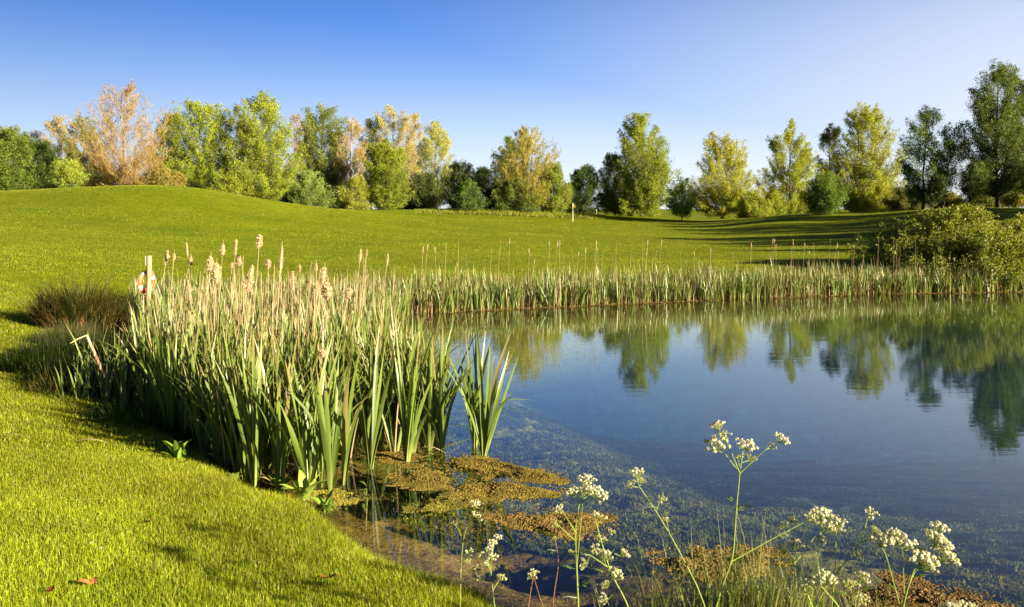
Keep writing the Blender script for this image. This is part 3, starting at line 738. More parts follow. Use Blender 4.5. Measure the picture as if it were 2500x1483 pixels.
tree(2436, 82, 158, 68, 'column', (.040, .060, .012), (.07, .095, .015), 'tallest dark poplar at the right border, standing straight', 'poplar_tree', cb=.12, nlimb=105, ntwig=13, nleaf=15000, leaf=.15, group=G3, up=1.2, gap=.12, bark=DARKB)
tree(2362, 81, 388, 36, 'round', DARK, (.05, .075, .014), 'small dark tree leaning right in front of the tallest dark poplar', 'leaning_tree', cb=.35, nlimb=38, ntwig=8, nleaf=3200, leaf=.14, lean=(.30, 0), group=G3, bark=DARKB)
tree(2505, 84, 180, 42, 'column', (.045, .065, .012), (.08, .10, .016), 'dark poplar cut by the right border of the picture', 'poplar_tree', cb=.15, nlimb=70, nleaf=9000, leaf=.15, group=G3, up=1.2, gap=.1, bark=DARKB)
tree(2478, 90, 415, 45, 'round', OLIVE, (.13, .12, .025), 'olive bushy tree under the dark poplar at the right border', 'broadleaf_tree', cb=.08, nlimb=50, nleaf=5000, group=G3)
for px, D, top, hw, c1, c2, lb in [(2215, 100, 455, 45, DARK, OLIVE, 'dark low shrub at the left foot of the birches'),
                                   (2315, 104, 478, 40, OLIVE, (.16, .15, .03), 'olive low shrub on the skyline between the birches and the leaning tree'),
                                   (2400, 100, 468, 48, DARK, OLIVE, 'dark low shrub behind the trunk of the tallest dark poplar'),
                                   (1890, 121, 472, 34, MID, LIME, 'low green shrub at the left foot of the airy poplar'),
                                   (1985, 125, 475, 38, OLIVE, LIME, 'low olive shrub behind the small round tree'),
                                   (2165, 123, 455, 40, (.15, .15, .018), YEL, 'golden low shrub at the right foot of the big golden poplar')]:
    tree(px, D, top, hw, 'bush', c1, c2, lb, 'shrub', 'shrub', cb=.0, nleaf=4200, nlimb=40, stems=4, group='shrubs along the right hand skyline')
# beyond the right border: the trees that throw the long shadows on the rise and the green
for x, D, ht, hw in [(47, 42, 11, 3.4), (55, 46, 13, 3.6), (63, 50, 15, 3.8), (72, 55, 16, 4.0), (52, 54, 12, 3.4), (81, 62, 16, 4.0), (66, 42, 14, 3.6), (60, 60, 14, 3.8), (52, 33, 13, 3.8), (60, 36, 14, 4.0), (45, 30, 10, 3.2), (68, 35, 15, 4.2)]:
    z = float(terr(np.array([x]), np.array([D]))[0]); hw *= 1.35
    grow('poplar_tree', 'poplar beyond the right border whose shadow falls across the rise', 'tree', (x, D, z), ht, hw, 'poplar', DARK, MID, nleaf=6000, leaf=.26, cb=.04,
         nlimb=60, seed=int(x * 5 + D), group='trees beyond the right border')

# the big shrub on the far bank at the right
for px, D, top, hw, lb in [(2335, 34.0, 524, 200, 'wide olive green shrub on the far bank behind the reeds'),
                           (2530, 35.5, 545, 150, 'olive green shrub on the far bank cut by the right border')]:
    tree(px, D, top, hw, 'bush', (.062, .080, .011), (.125, .135, .018), lb, 'shrub', 'shrub', cb=.0, nlimb=190, ntwig=15, stems=9, nleaf=105000, leaf=.08, twig=.7,
         bark=DARKB, up=.7, group='shrubs on the far bank')

# ------------------------------------------------------------------ cattails
GREEN_LO, GREEN_MID, GREEN_TIP = np.array((.27, .31, .085)), np.array((.105, .155, .026)), np.array((.18, .21, .05))

def cattail_leaves(mb, base, rg, nleaf, height, spread=1.0, n=9, width=0.0175, fan=None, bright=1.0):
    """leaves of one plant: a flat fan that opens upwards"""
    fa = rg.uniform(0, np.pi) if fan is None else fan
    side = np.where(np.arange(nleaf) % 2 == 0, 0, np.pi)
    az = fa + side + rg.normal(0, 0.45, nleaf)
    order = np.linspace(0, 1, nleaf)                                # outer leaves are shorter and lean more
    L = height * (1.02 - 0.25 * order + rg.normal(0, 0.09, nleaf))
    lean = spread * (0.03 + 0.15 * order + np.abs(rg.normal(0, 0.05, nleaf)))
    curve = spread * np.abs(rg.normal(0.22, 0.24, nleaf)) * (0.6 + order)
    broken = rg.random(nleaf) < 0.05
    curve = np.where(broken, rg.uniform(0.9, 1.7, nleaf), curve)
    b = base + np.stack([np.cos(az), np.sin(az), 0 * az], -1) * (0.006 + 0.012 * order)[:, None]
    P, S = arching(b, az, L, lean, curve, n, twist=rg.normal(0, 0.9, nleaf), rg=rg)
    # the blade turns its flat face: rotate the side vector about the vertical at random
    rot = rg.uniform(-0.9, 0.9, nleaf)
    c, s_ = np.cos(rot)[:, None], np.sin(rot)[:, None]
    S = np.stack([S[..., 0] * c - S[..., 1] * s_, S[..., 0] * s_ + S[..., 1] * c, S[..., 2]], -1)
    s = np.linspace(0, 1, n)[None]
    W = width * rg.uniform(0.75, 1.2, nleaf)[:, None] * np.minimum(1, 0.75 + 1.2 * s) * np.clip((1 - s) / 0.38, 0.02, 1) ** 0.75
    col = GREEN_LO * (1 - sstep(0.0, 0.28, s))[..., None] + GREEN_MID * sstep(0.0, 0.28, s)[..., None]
    col = col * (1 - 0.5 * sstep(.55, 1, s))[..., None] + GREEN_TIP * 0.5 * sstep(.55, 1, s)[..., None]
    col = np.repeat(col, nleaf, 0) * rg.uniform(0.75, 1.25, (nleaf, 1, 1)) * bright
    tip = (rg.random(nleaf) < .4)[:, None, None] * sstep(.80, .95, s)[..., None]
    col = col * (1 - tip) + np.array((.26, .17, .07)) * tip
    yel = rg.random(nleaf) < 0.06
    col[yel] = np.array((.28, .24, .10)) * rg.uniform(.7, 1.1)
    strips(mb, P, S, W, col, fold=0.25)

def dead_strips(mb, base, rg, height, width=0.006, n=5, leanmax=0.35, kink=0.25):
    m = len(base)
    L = height * rg.uniform(0.5, 1.15, m)
    cv = np.where(rg.random(m) < kink, rg.uniform(0.8, 2.2, m), rg.uniform(0, 0.5, m))
    P, S = arching(base, rg.uniform(0, 6.28, m), L, rg.uniform(0, leanmax, m), cv, n, twist=rg.normal(0, 1.2, m), rg=rg)
    s = np.linspace(0, 1, n)[None]
    W = width * rg.uniform(.5, 1.3, m)[:, None] * np.clip((1 - s) / 0.5, 0.1, 1)
    pal = np.array([(.30, .21, .125), (.36, .26, .16), (.22, .13, .07), (.14, .075, .04), (.40, .30, .19)])
    col = pal[rg.integers(0, 5, m)][:, None] * rg.uniform(0.75, 1.15, (m, 1, 1)) * np.ones((1, n, 1))
    strips(mb, P, S, W, col, fold=0.15)

# where the near reeds stand, as a ring of points on the water
BED = smooth_loop([tuple(on_water(*p)[:2]) for p in [(585, 1178), (640, 1192), (760, 1192), (835, 1165), (905, 1130), (1000, 1112), (1080, 1095), (1070, 1050), (1020, 1010), (975, 935), (955, 860), (960, 805), (985, 785)]]
                  + [(-3.2, 23.6), (-6.3, 22.4), (-8.6, 20.2), (-7.9, 17.6), (-6.9, 15.0), (-6.0, 12.8), (-5.1, 10.7), (-4.4, 9.4), (-3.4, 8.2), (-2.75, 7.3)], 3)

def in_poly(n, poly, rg, mind=0.0):
    lo, hi = poly.min(0), poly.max(0)
    out = np.zeros((0, 2))
    while len(out) < n:
        p = rg.uniform(lo, hi, (n * 3, 2)); d = sdf(p[:, 0], p[:, 1], poly)
        out = np.concatenate([out, p[d < -mind]])
    return out[:n]

rc = np.random.default_rng(5)
# a dozen different plants, then copies of them
PROTO = []
for k in range(22):
    mb = MB(); cattail_leaves(mb, np.zeros((1, 3)), rc, int(rc.integers(7, 12)), 1.24, spread=rc.uniform(0.85, 1.55))
    me = mb.build('cattail_plant', M_REED, smooth=True)
    PROTO.append(me)
mb = MB(); cattail_leaves(mb, np.zeros((1, 3)), rc, 15, 1.26, spread=1.7); PROTO.append(mb.build('cattail_plant', M_REED, smooth=True))
def put_cattail(k, x, y, z, rz, sc, label, first={}):
    src = PROTO[k]
    if k not in first: first[k] = True; o = src
    else:
        o = src.copy(); COL.objects.link(o)
    o.location = (x, y, z); o.rotation_euler = (0, 0, rz); o.scale = (sc * random.uniform(.95, 1.1), sc * random.uniform(.95, 1.1), sc)
    return tag(o, label, 'cattail', 'green cattails of the near reed bed')
random.seed(4)
# the front row, plant by plant
front = [(1182, 1112, 1.02, 'green cattail standing alone in open water at the right tip of the near reed bed'),
         (1160, 1088, .97, 'green cattail just behind the lone one at the right tip of the near reed bed'),
         (1078, 1098, 1.0, 'green cattail at the right front corner of the near reed bed, beside a fallen leaf'),
         (992, 1128, 1.0, 'green cattail in front of the ochre algae at the near reed bed'),
         (905, 1138, 1.02, 'slim green cattail whose foot reflects in the dark water right of the bed front'),
         (838, 1176, 1.0, 'green cattail with a pale straight foot in dark water, right part of the front row'),
         (808, 1196, 1.0, 'green cattail farthest forward at the right of the front row'),
         (752, 1203, .98, 'green cattail behind the pale dock leaves at the water edge'),
         (684, 1176, .95, 'green cattail behind a white broken stalk in the front row'),
         (624, 1193, 1.05, 'green cattail nearest the camera with leaves fanning out to both sides'),
         (556, 1140, 1.0, 'green cattail at the left front corner of the reed bed by the lawn'),
         (592, 1120, 1.0, 'green cattail close behind the left front corner of the reed bed')]
occupied = []
for i, (px, py, sc, lb) in enumerate(front):
    p = on_water(px, py, 0.0)
    put_cattail(22 if i < 2 else i % 22, p[0], p[1], -0.03 if py < 1200 else 0.0, random.uniform(0, 6.28), sc, lb); occupied.append(p[:2])
pts = in_poly(1650, BED, rc)
dist = np.hypot(pts[:, 0], pts[:, 1])
order = np.argsort(dist); pts = pts[order]
n_ind = 270
for i in range(n_ind):
    x, y = pts[i]
    put_cattail(int(rc.integers(0, 22)), x, y, -0.04, random.uniform(0, 6.28), random.uniform(.72, 1.05), 'green cattail in the crowded middle of the near reed bed, one of many alike')
mb = MB()
for x, y in pts[n_ind:]:
    D = y
    cattail_leaves(mb, np.array([[x, y, max(0, float(0))]]), rc, int(rc.integers(6, 10)), rc.uniform(.74, 1.06), rc.uniform(.8, 1.3), n=6)
tag(mb.build('cattail_bed', M_REED, smooth=True), 'dense mass of green cattails filling the back of the near reed bed', 'cattails', kind='stuff')

# dead leaves and stems standing and lying among the near reeds
mb = MB()
p = in_poly(2600, BED, rc)
dead_strips(mb, np.concatenate([p, np.zeros((len(p), 1))], 1), rc, 0.75)
p = in_poly(1400, BED, rc); p = p[p[:, 0] > -5.8]; p = p[p[:, 1] > 10.0 + 2 * rc.random(len(p))]
dead_strips(mb, np.concatenate([p, np.zeros((len(p), 1))], 1), rc, 1.32, width=.006, leanmax=.18, kink=.12)
p = in_poly(1800, BED, rc)                                            # flat litter on the water
m = len(p); a = rc.uniform(0, 6.28, m); L = rc.uniform(.1, .5, m)
A = np.concatenate([p, rc.uniform(.005, .05, (m, 1))], 1); Bv = np.stack([np.cos(a), np.sin(a), rc.normal(0, .06, m)], -1)
t = np.linspace(-.5, .5, 3)[None, :, None]
P = A[:, None] + Bv[:, None] * L[:, None, None] * t
S = np.repeat(np.stack([-np.sin(a), np.cos(a), 0 * a], -1)[:, None], 3, 1)
pal = np.array([(.22, .12, .06), (.13, .07, .035), (.30, .20, .11), (.18, .14, .05)])
strips(mb, P, S, np.full((m, 3), .006), np.repeat(pal[rc.integers(0, 4, m)][:, None], 3, 1))
tag(mb.build('reed_litter', M_FLUFF), 'dead brown and beige reed leaves among the near cattails', 'dead reeds', kind='stuff')

# last year's stalks with burst seed heads
def seed_head(mb, c, d, L, r, rg, fluffy=1.0):
    """a lumpy burst head along direction d"""
    n, sd = 9, 8
    t = np.linspace(0, 1, n)
    P = c + d * (t * L)[:, None]
    prof = np.sin(np.pi * np.clip(t * 0.94 + 0.03, 0, 1)) ** 0.45 * r
    R = prof * (0.75 + 0.5 * rg.random(n))
    cc = np.array((.50, .36, .21)) * rg.uniform(.75, 1.15, (n, 1))
    tube(mb, P, R, sd, cc)
    m = int(420 * fluffy)
    tt = rg.random(m); az = rg.uniform(0, 6.28, m)
    u = unit(np.cross(d, np.array((.3, .9, .1)))); v = np.cross(d, u)
    rad = (np.cos(az)[:, None] * u + np.sin(az)[:, None] * v)
    q = c + d * (tt * L)[:, None] + rad * (np.interp(tt, t, R) * rg.uniform(.75, 1.7, m))[:, None]
    ax = unit(rad + rg.normal(0, .6, (m, 3))); s = unit(np.cross(ax, rg.normal(0, 1, (m, 3))))
    z = r * rg.uniform(.3, .75, m)[:, None]
    V = np.stack([q - ax * z * .4, q + s * z * .4, q + ax * z * .7, q - s * z * .4], 1)
    col = (np.array((.58, .44, .27)) * rg.uniform(.65, 1.2, (m, 1)))
    mb.add(V.reshape(-1, 3), np.arange(m * 4).reshape(-1, 4), col=np.repeat(col, 4, 0))

def stalk(base, head, label, group, rg, headL=.16, r=.016, spike=.0, fluffy=1.0, stem_r=.0045, cut=False):
    base, head = np.asarray(base, float), np.asarray(head, float)
    root = empty('dead_cattail_stalk', base)
    d = head - base
    t = np.linspace(0, 1, 6)[:, None]
    bow = np.array((rg.normal(0, .03), rg.normal(0, .03), 0)) * np.linalg.norm(d)
    P = d * t + bow * (t * (1 - t)) * 1.5
    end = unit(P[-1] - P[-2])
    mb = MB(); stc = np.array((.42, .30, .19)) * rg.uniform(.7, 1.1)
    tube(mb, P, stem_r * (1 - .4 * t[:, 0]), 5, stc)
    if spike: tube(mb, np.stack([P[-1] + end * headL * .9, P[-1] + end * (headL + spike)]), [.003, .0015], 4, stc)
    m = 3
    dead_strips(mb, np.repeat(P[:1] + np.array([[0, 0, .02]]), m, 0), rg, np.linalg.norm(d) * .6, n=5, leanmax=.25, kink=.3)
    mb.build('stem', M_DRY, root)
    if not cut:
        hb = MB(); seed_head(hb, P[-1] - end * .01, end, headL, r, rg, fluffy); hb.build('seed_head', M_FLUFF, root)
    return tag(root, label, 'dead cattail', group)

rs = np.random.default_rng(21)
GS = 'dead cattail stalks standing over the near reed bed'
# column and row of the head's bottom and top in the photograph, distance, lean of the stem towards its foot, head radius
heads = [(632, 605, 637, 572, 10.0, -34, .024, 'dead stalk with the highest fluffy seed head, bent to the right at its tip'),
         (512, 662, 515, 624, 9.6, -20, .024, 'dead stalk with a thick burst head left of the highest one'),
         (527, 690, 537, 642, 9.3, -18, .024, 'dead stalk with a leaning pale burst head just right of the thick one'),
         (543, 622, 548, 595, 10.5, -22, .017, 'dead stalk with a small burst head above the leaning pale one'),
         (583, 648, 586, 622, 10.2, -10, .019, 'dead stalk with a compact brown oval head in the middle of the group'),
         (684, 668, 689, 598, 9.5, -8, .014, 'dead stalk with a long thin shaggy head right of the highest one'),
         (404, 646, 418, 612, 11.0, -26, .019, 'dead stalk leaning left with a pale head right of the lifebuoy post'),
         (424, 636, 427, 618, 11.2, -8, .012, 'dead stalk with a tiny pale head beside the left leaning one'),
         (466, 646, 470, 626, 10.6, -6, .013, 'dead stalk with a short head below a thin tall one'),
         (458, 625, 460, 590, 10.8, -5, .009, 'dead stalk, thin and tall, with a narrow head on the left of the group'),
         (462, 715, 466, 694, 9.0, -6, .016, 'dead stalk with a low pale head on the left side of the reed bed'),
         (604, 708, 638, 675, 8.6, -50, .028, 'dead stalk bent right with a broad fan shaped fluffy head'),
         (655, 655, 656, 632, 10.5, -8, .016, 'dead stalk with a small head under the highest one'),
         (566, 654, 569, 640, 10.8, -6, .014, 'dead stalk with a dark small head behind the compact oval one'),
         (615, 668, 621, 646, 10.0, -8, .014, 'dead stalk with a small head between the oval one and the shaggy one'),
         (574, 622, 584, 583, 11.5, -14, .012, 'dead stalk with a slender tall head left of the highest one'),
         (732, 664, 735, 644, 10.6, -4, .012, 'dead stalk with a thin head right of the long shaggy one'),
         (772, 662, 774, 642, 10.9, -3, .012, 'dead stalk with a thin head left of the shaggy leaning pair'),
         (786, 692, 793, 652, 9.2, -12, .021, 'dead stalk with a shaggy head at the right of the near group'),
         (796, 728, 808, 690, 8.4, -16, .028, 'dead stalk with a large pale cotton like head low on the right'),
         (850, 726, 870, 712, 9.0, -60, .020, 'dead stalk lying over to the right with a pale head at its end'),
         (786, 870, 795, 852, 7.6, -30, .020, 'dead stalk with a pale head low among the green leaves'),
         (756, 700, 760, 678, 9.8, -6, .014, 'dead stalk with a beige head below the thin tall ones on the right'),
         (714, 690, 718, 660, 9.6, -6, .014, 'dead stalk with a beige head right of the fan shaped one'),
         (878, 640, 884, 608, 15.5, -18, .016, 'dead stalk leaning right with a white tip near the far bank reeds'),
         (895, 625, 897, 608, 16.0, -4, .010, 'dead stalk with a small tip next to the white tipped one'),
         (944, 650, 953, 620, 17.0, -22, .017, 'dead stalk leaning right alone over the far left reeds')]
for hx0, hy0, hx1, hy1, D, leanpx, r, lb in heads:
    a, b = at(hx0, hy0, D), at(hx1, hy1, D)
    foot = np.array([a[0] + leanpx / F * D * (a[2] / .45) * .35, D + rs.normal(0, .2), 0.0])
    stalk(foot, a, lb, GS, rs, headL=float(np.linalg.norm(b - a)), r=r * rs.uniform(1.0, 1.25), spike=.05 if rs.random() < .5 else 0)
for i in range(58):                                                   # bare ones
    px = rs.uniform(420, 900); D = rs.uniform(8.6, 16)
    py = rs.uniform(640, 745) - (D - 9) * 3
    a = at(px, py, D)
    if sdf(a[0:1], a[1:2], BED)[0] > .4: continue
    stalk((a[0] - rs.normal(.08, .1), D, 0), a, 'bare dead stalk without a head among the near reeds', GS, rs, cut=True, stem_r=.0042)

# ------------------------------------------------------------------ the reed belt along the far bank
FRONT = np.array([(-9.3, 19.2), (-6.2, 21.2), (-4.2, 21.5), (-2.6, 21.75), (0.6, 23.7), (3.2, 25.0), (6.1, 26.3), (9.5, 27.7), (12.8, 29.2), (19.9, 30.9), (25, 31.8), (30, 32)])
def belt(n, depth, rg, bias=1.0):
    sg = np.concatenate([[0], np.cumsum(np.hypot(*np.diff(FRONT, axis=0).T))])
    s = rg.uniform(0, sg[-1], n)
    x = np.interp(s, sg, FRONT[:, 0]); y = np.interp(s, sg, FRONT[:, 1])
    nd = np.array((-.38, .92))
    o = depth * rg.random(n) ** bias - .12 + .3 * (fbm(s * .8, s * 0, 5) - .5)
    return x + nd[0] * o, y + nd[1] * o, s
rf = np.random.default_rng(77)
mb = MB(); x, y, s = belt(3600, 2.4, rf, 0.8)
z = np.maximum(terr(x, y), 0)
clump = fbm(s * 1.1, y * 1.1, 15)
for i in range(len(x)):
    if clump[i] < .33 and rf.random() < .6: continue
    cattail_leaves(mb, np.array([[x[i], y[i], z[i]]]), rf, int(rf.integers(4, 7)), rf.uniform(.66, 1.0) * (.85 + .35 * clump[i]), rf.uniform(.7, 1.4), n=4, width=.014, bright=rf.uniform(.8, 1.25))
tag(mb.build('reed_belt', M_REED, smooth=True), 'long belt of green reeds along the far bank of the pond', 'reeds', kind='stuff')
mb = MB(); x, y, s = belt(5600, 2.3, rf, 0.9); z = np.maximum(terr(x, y), 0)
k = fbm(s * .9, y, 25) > .38
x, y, z = x[k], y[k], z[k]
dead_strips(mb, np.stack([x, y, z], -1), rf, .80, width=.008, kink=.3, leanmax=.22)
x, y, s = belt(420, 2.0, rf); z = np.maximum(terr(x, y), 0)
dead_strips(mb, np.stack([x, y, z], -1), rf, 1.25, width=.005, kink=.05, leanmax=.12)
tag(mb.build('dead_reed_belt', M_FLUFF), 'dead pinkish reed leaves mixed into the belt along the far bank', 'dead reeds', kind='stuff')
GF = 'dead cattail stalks standing over the far bank reeds'
for px, top, hb in [(1034, 600, 618), (1046, 595, 610), (1062, 602, 616), (1115, 640, 655), (1120, 585, 0), (1092, 594, 0), (1140, 614, 0), (1222, 584, 0), (1243, 582, 596), (1200, 607, 0), (1293, 606, 620),
                    (1362, 588, 604), (1368, 588, 602), (1343, 588, 600), (1305, 632, 645), (1432, 602, 618), (1460, 600, 613), (1457, 586, 600), (1380, 618, 0), (1473, 610, 0), (1506, 584, 0), (1412, 615, 625),
                    (1578, 614, 625), (1580, 586, 598), (1617, 584, 600), (1570, 604, 0), (1603, 610, 0), (1660, 612, 0), (1695, 612, 624), (1736, 606, 620), (1735, 608, 0), (1833, 592, 604), (1893, 582, 592), (1895, 596, 608),
                    (1888, 582, 596), (1938, 583, 600), (1965, 592, 604), (1935, 600, 0), (1976, 612, 620), (1988, 590, 0), (2028, 580, 0), (2043, 592, 608), (2045, 612, 625), (2086, 600, 0), (2145, 574, 0), (2183, 576, 0), (2192, 580, 0),
                    (2236, 584, 0), (2200, 604, 0), (2280, 612, 0), (2320, 610, 0), (2360, 625, 0), (2110, 618, 0), (1790, 610, 0), (1540, 612, 0)]:
    xx = np.interp((px - CX) / F, FRONT[:, 0] / FRONT[:, 1], FRONT[:, 0]); D = float(np.interp((px - CX) / F, FRONT[:, 0] / FRONT[:, 1], FRONT[:, 1])) + rf.uniform(.3, 1.5)
    b = at(px, top, D); a = at(px - rf.uniform(-1, 3), hb or top + 3, D)
    stalk((a[0] - rf.normal(.05, .06), D, max(0, float(terr(a[0:1], np.array([D]))[0]))), a, 'dead cattail stalk with a pale burst head over the far bank reeds' if hb else 'bare dead stalk rising from the far bank reeds',
          GF, rf, headL=max(.02, float(np.linalg.norm(b - a))), r=.013, fluffy=.35, stem_r=.0046, cut=not hb)
# yellow scum along the foot of the far reeds
mb = MB()
x, y, s = belt(5200, .35, rf); y = y - .22 - .1 * rf.random(len(y))
m = len(x); k = fbm(s * .7, s * 0, 45) > .40; x, y = x[k], y[k]; m = len(x)
c = np.stack([x, y, rf.uniform(.004, .03, m)], -1); r = rf.uniform(.015, .05, m)[:, None]
a = rf.uniform(0, 6.28, m); u = np.stack([np.cos(a), np.sin(a), rf.normal(0, .2, m)], -1); v = np.stack([-np.sin(a), np.cos(a), rf.normal(0, .2, m)], -1)
V = np.stack([c - u * r, c - v * r * .6, c + u * r, c + v * r * .6], 1)
mb.add(V.reshape(-1, 3), np.arange(m * 4).reshape(-1, 4), col=np.repeat(np.array((.24, .15, .035)) * rf.uniform(.5, 1.2, (m, 1)), 4, 0))
tag(mb.build('floating_scum', M_ALGAE), 'thin ochre scum line floating along the foot of the far reeds', 'scum', kind='stuff')

# ------------------------------------------------------------------ floating algae mats
def algae_mat(outline, label, rg, dens=7000, col=(.135, .100, .016), size=1.0):
    P = smooth_loop([tuple(on_water(*p)[:2]) for p in outline], 4)
    area = abs(np.sum(P[:, 0] * np.roll(P[:, 1], -1) - P[:, 1] * np.roll(P[:, 0], -1))) / 2
    lo, hi = P.min(0) - .1, P.max(0) + .1
    c0 = np.array([(lo[0] + hi[0]) / 2, (lo[1] + hi[1]) / 2, 0])
    n = int(max(700, min(dens * area * 9, 22000)))
    p = rg.uniform(lo, hi, (n * 2, 2)); d = sdf(p[:, 0], p[:, 1], P)
    f = fbm(p[:, 0] * 4.5, p[:, 1] * 6, 101, 4)
    f2 = fbm(p[:, 0] * 11, p[:, 1] * 15, 107, 3); k = (d + (f - .5) * .55 + (f2 - .5) * .22 < 0.0) | ((d < .12) & (rg.random(len(p)) < .03) & (f2 > .5)); p, d, f = p[k], d[k], f[k]
    m = len(p)
    hgt = .022 * sstep(0, .12, -d) * fbm(p[:, 0] * 9, p[:, 1] * 9, 131, 3) * 2 * size
    r = (.0035 + .011 * rg.random(m) ** 2.5) * size
    c = np.stack([p[:, 0], p[:, 1], hgt * rg.uniform(.2, 1, m) + .001], -1)
    O = np.array([(1, 0, 0), (0, 1, 0), (-1, 0, 0), (0, -1, 0), (0, 0, .5), (0, 0, -.6)], float)
    a = rg.uniform(0, 6.28, m)[:, None]
    ox = O[:, 0] * np.cos(a) - O[:, 1] * np.sin(a); oy = O[:, 0] * np.sin(a) + O[:, 1] * np.cos(a); oz = np.repeat(O[None, :, 2], m, 0)
    V = c[:, None] + np.stack([ox, oy, oz], -1) * r[:, None, None] * rg.uniform(.6, 1.4, (m, 6, 1))
    T = np.array([(0, 1, 4), (1, 2, 4), (2, 3, 4), (3, 0, 4), (1, 0, 5), (2, 1, 5), (3, 2, 5), (0, 3, 5)])
    cc = np.array(col) * (.45 + 1.1 * fbm(p[:, 0] * 7, p[:, 1] * 7, 151, 3))[:, None] * rg.uniform(.6, 1.3, (m, 1))
    mb = MB(); mb.add(V.reshape(-1, 3), tris=(np.arange(m)[:, None, None] * 6 + T[None]).reshape(-1, 3), col=np.repeat(cc, 6, 0))
    # the soaked sheet the crumbs sit on
    o = mb.build('algae_mat', M_ALGAE, origin=c0)
    return tag(o, label, 'algae', 'ochre algae mats floating on the pond')
ra = np.random.default_rng(31)
for ol, lb, col in [
    ([(1090, 1120), (1180, 1120), (1260, 1135), (1360, 1162), (1345, 1178), (1250, 1172), (1150, 1165), (1095, 1150)], 'largest ochre algae mat, stretching right from the lone cattail', None),
    ([(985, 1145), (1060, 1142), (1105, 1160), (1100, 1185), (1040, 1188), (985, 1178)], 'ochre algae mat in front of the reed bed, left of the largest one', None),
    ([(1100, 1190), (1150, 1180), (1230, 1178), (1340, 1195), (1350, 1210), (1250, 1220), (1180, 1215), (1110, 1205)], 'long ochre algae mat below the largest one', None),
    ([(1010, 1245), (1050, 1220), (1110, 1214), (1125, 1232), (1070, 1248), (1020, 1258)], 'small olive ochre algae mat nearest the dark reflections', (.115, .105, .014)),
    ([(1195, 1262), (1290, 1255), (1400, 1250), (1475, 1275), (1445, 1298), (1340, 1312), (1270, 1290)], 'brownish algae mat in the shallow water behind the left cow parsley', (.135, .092, .022)),
    ([(1120, 1225), (1170, 1210), (1200, 1212), (1190, 1226), (1140, 1232)], 'narrow algae strip under the long ochre mat', None),
    ([(1620, 1362), (1700, 1345), (1790, 1352), (1850, 1335), (1895, 1365), (1880, 1400), (1800, 1420), (1690, 1412), (1630, 1398)], 'thick crumbly brown algae mat behind the tall cow parsley', (.135, .092, .022)),
    ([(2100, 1440), (2170, 1412), (2240, 1435), (2340, 1450), (2420, 1470), (2440, 1495), (2300, 1500), (2130, 1485)], 'brown algae mat in the lower right corner of the pond', (.125, .08, .024)),
    ([(770, 1215), (800, 1203), (835, 1212), (840, 1228), (800, 1240), (775, 1235)], 'small olive algae mat by the dock plants at the lawn edge', (.19, .17, .02)),
    ([(905, 1108), (960, 1100), (1030, 1108), (1020, 1122), (950, 1128), (905, 1120)], 'ochre algae mat between the feet of the front cattails', None)]:
    algae_mat(ol, lb, ra, col=col or (.135, .100, .016))
mb = MB()                                                             # algae slime between the reeds
p = in_poly(9000, BED, ra); p = p[(p[:, 1] < 14) & (fbm(p[:, 0] * 2, p[:, 1] * 2, 171) > .42)]; m = len(p)
c = np.concatenate([p, ra.uniform(.001, .015, (m, 1))], 1); r = ra.uniform(.012, .035, m)[:, None]
a = ra.uniform(0, 6.28, m); u = np.stack([np.cos(a), np.sin(a), ra.normal(0, .25, m)], -1); v = np.stack([-np.sin(a), np.cos(a), ra.normal(0, .25, m)], -1)
V = np.stack([c - u * r, c - v * r * .7, c + u * r, c + v * r * .7], 1)
mb.add(V.reshape(-1, 3), np.arange(m * 4).reshape(-1, 4), col=np.repeat(np.array((.20, .125, .03)) * ra.uniform(.4, 1.2, (m, 1)), 4, 0))
tag(mb.build('algae_slime', M_ALGAE), 'brown and ochre slime on the water between the near reeds', 'algae', kind='stuff')

# ------------------------------------------------------------------ tufts and plants on the left bank
def tuft(name, label, cx, cy, rx, ry, n, h, width, pal, rg, leanmax=.35, curve=.6, group=None, parts=None, mat=None, cat='grass tuft', dome=.5):
    z0 = float(terr(np.array([cx]), np.array([cy]))[0])
    root = empty(name, (cx, cy, z0))
    for pname, frac, pl, hs in (parts or [('leaves', 1.0, pal, 1.0)]):
        m = int(n * frac)
        r = np.sqrt(rg.random(m)); a = rg.uniform(0, 6.28, m)
        x, y = r * np.cos(a) * rx, r * np.sin(a) * ry
        z = terr(cx + x, cy + y) - z0 - .02
        z = np.maximum(z, -z0 - .05)
        az = np.arctan2(y, x) + rg.normal(0, .8, m)
        L = h * hs * (1 - dome * r ** 2) * rg.uniform(.55, 1.15, m)
        P, S = arching(np.stack([x, y, z], -1), az, L, leanmax * rg.random(m), curve * rg.uniform(.2, 1.6, m), 5, twist=rg.normal(0, .8, m), rg=rg)
        s = np.linspace(0, 1, 5)[None]
        W = width * rg.uniform(.6, 1.3, m)[:, None] * np.clip((1 - s) / .6, .06, 1)
        pl = np.array(pl); col = pl[rg.integers(0, len(pl), m)][:, None] * rg.uniform(.6, 1.3, (m, 1, 1)) * np.ones((1, 5, 1))
        mb = MB(); strips(mb, P, S, W, col, fold=.2); mb.build(pname, mat or M_GRASS, root)
    return tag(root, label, cat, group)
rt = np.random.default_rng(8)
tuft('sedge_clump', 'dark brown and green sedge clump standing behind the near reeds beside the lifebuoy post', -8.75, 16.2, .85, .75, 1900, 1.3, .008, None, rt, .5, 1.3,
     parts=[('green_leaves', 1.0, [(.026, .038, .006), (.042, .052, .009), (.07, .06, .015)], 1.0), ('dead_leaves', .8, [(.25, .13, .045), (.19, .10, .035), (.32, .19, .075), (.12, .07, .025)], .66)], cat='sedge')
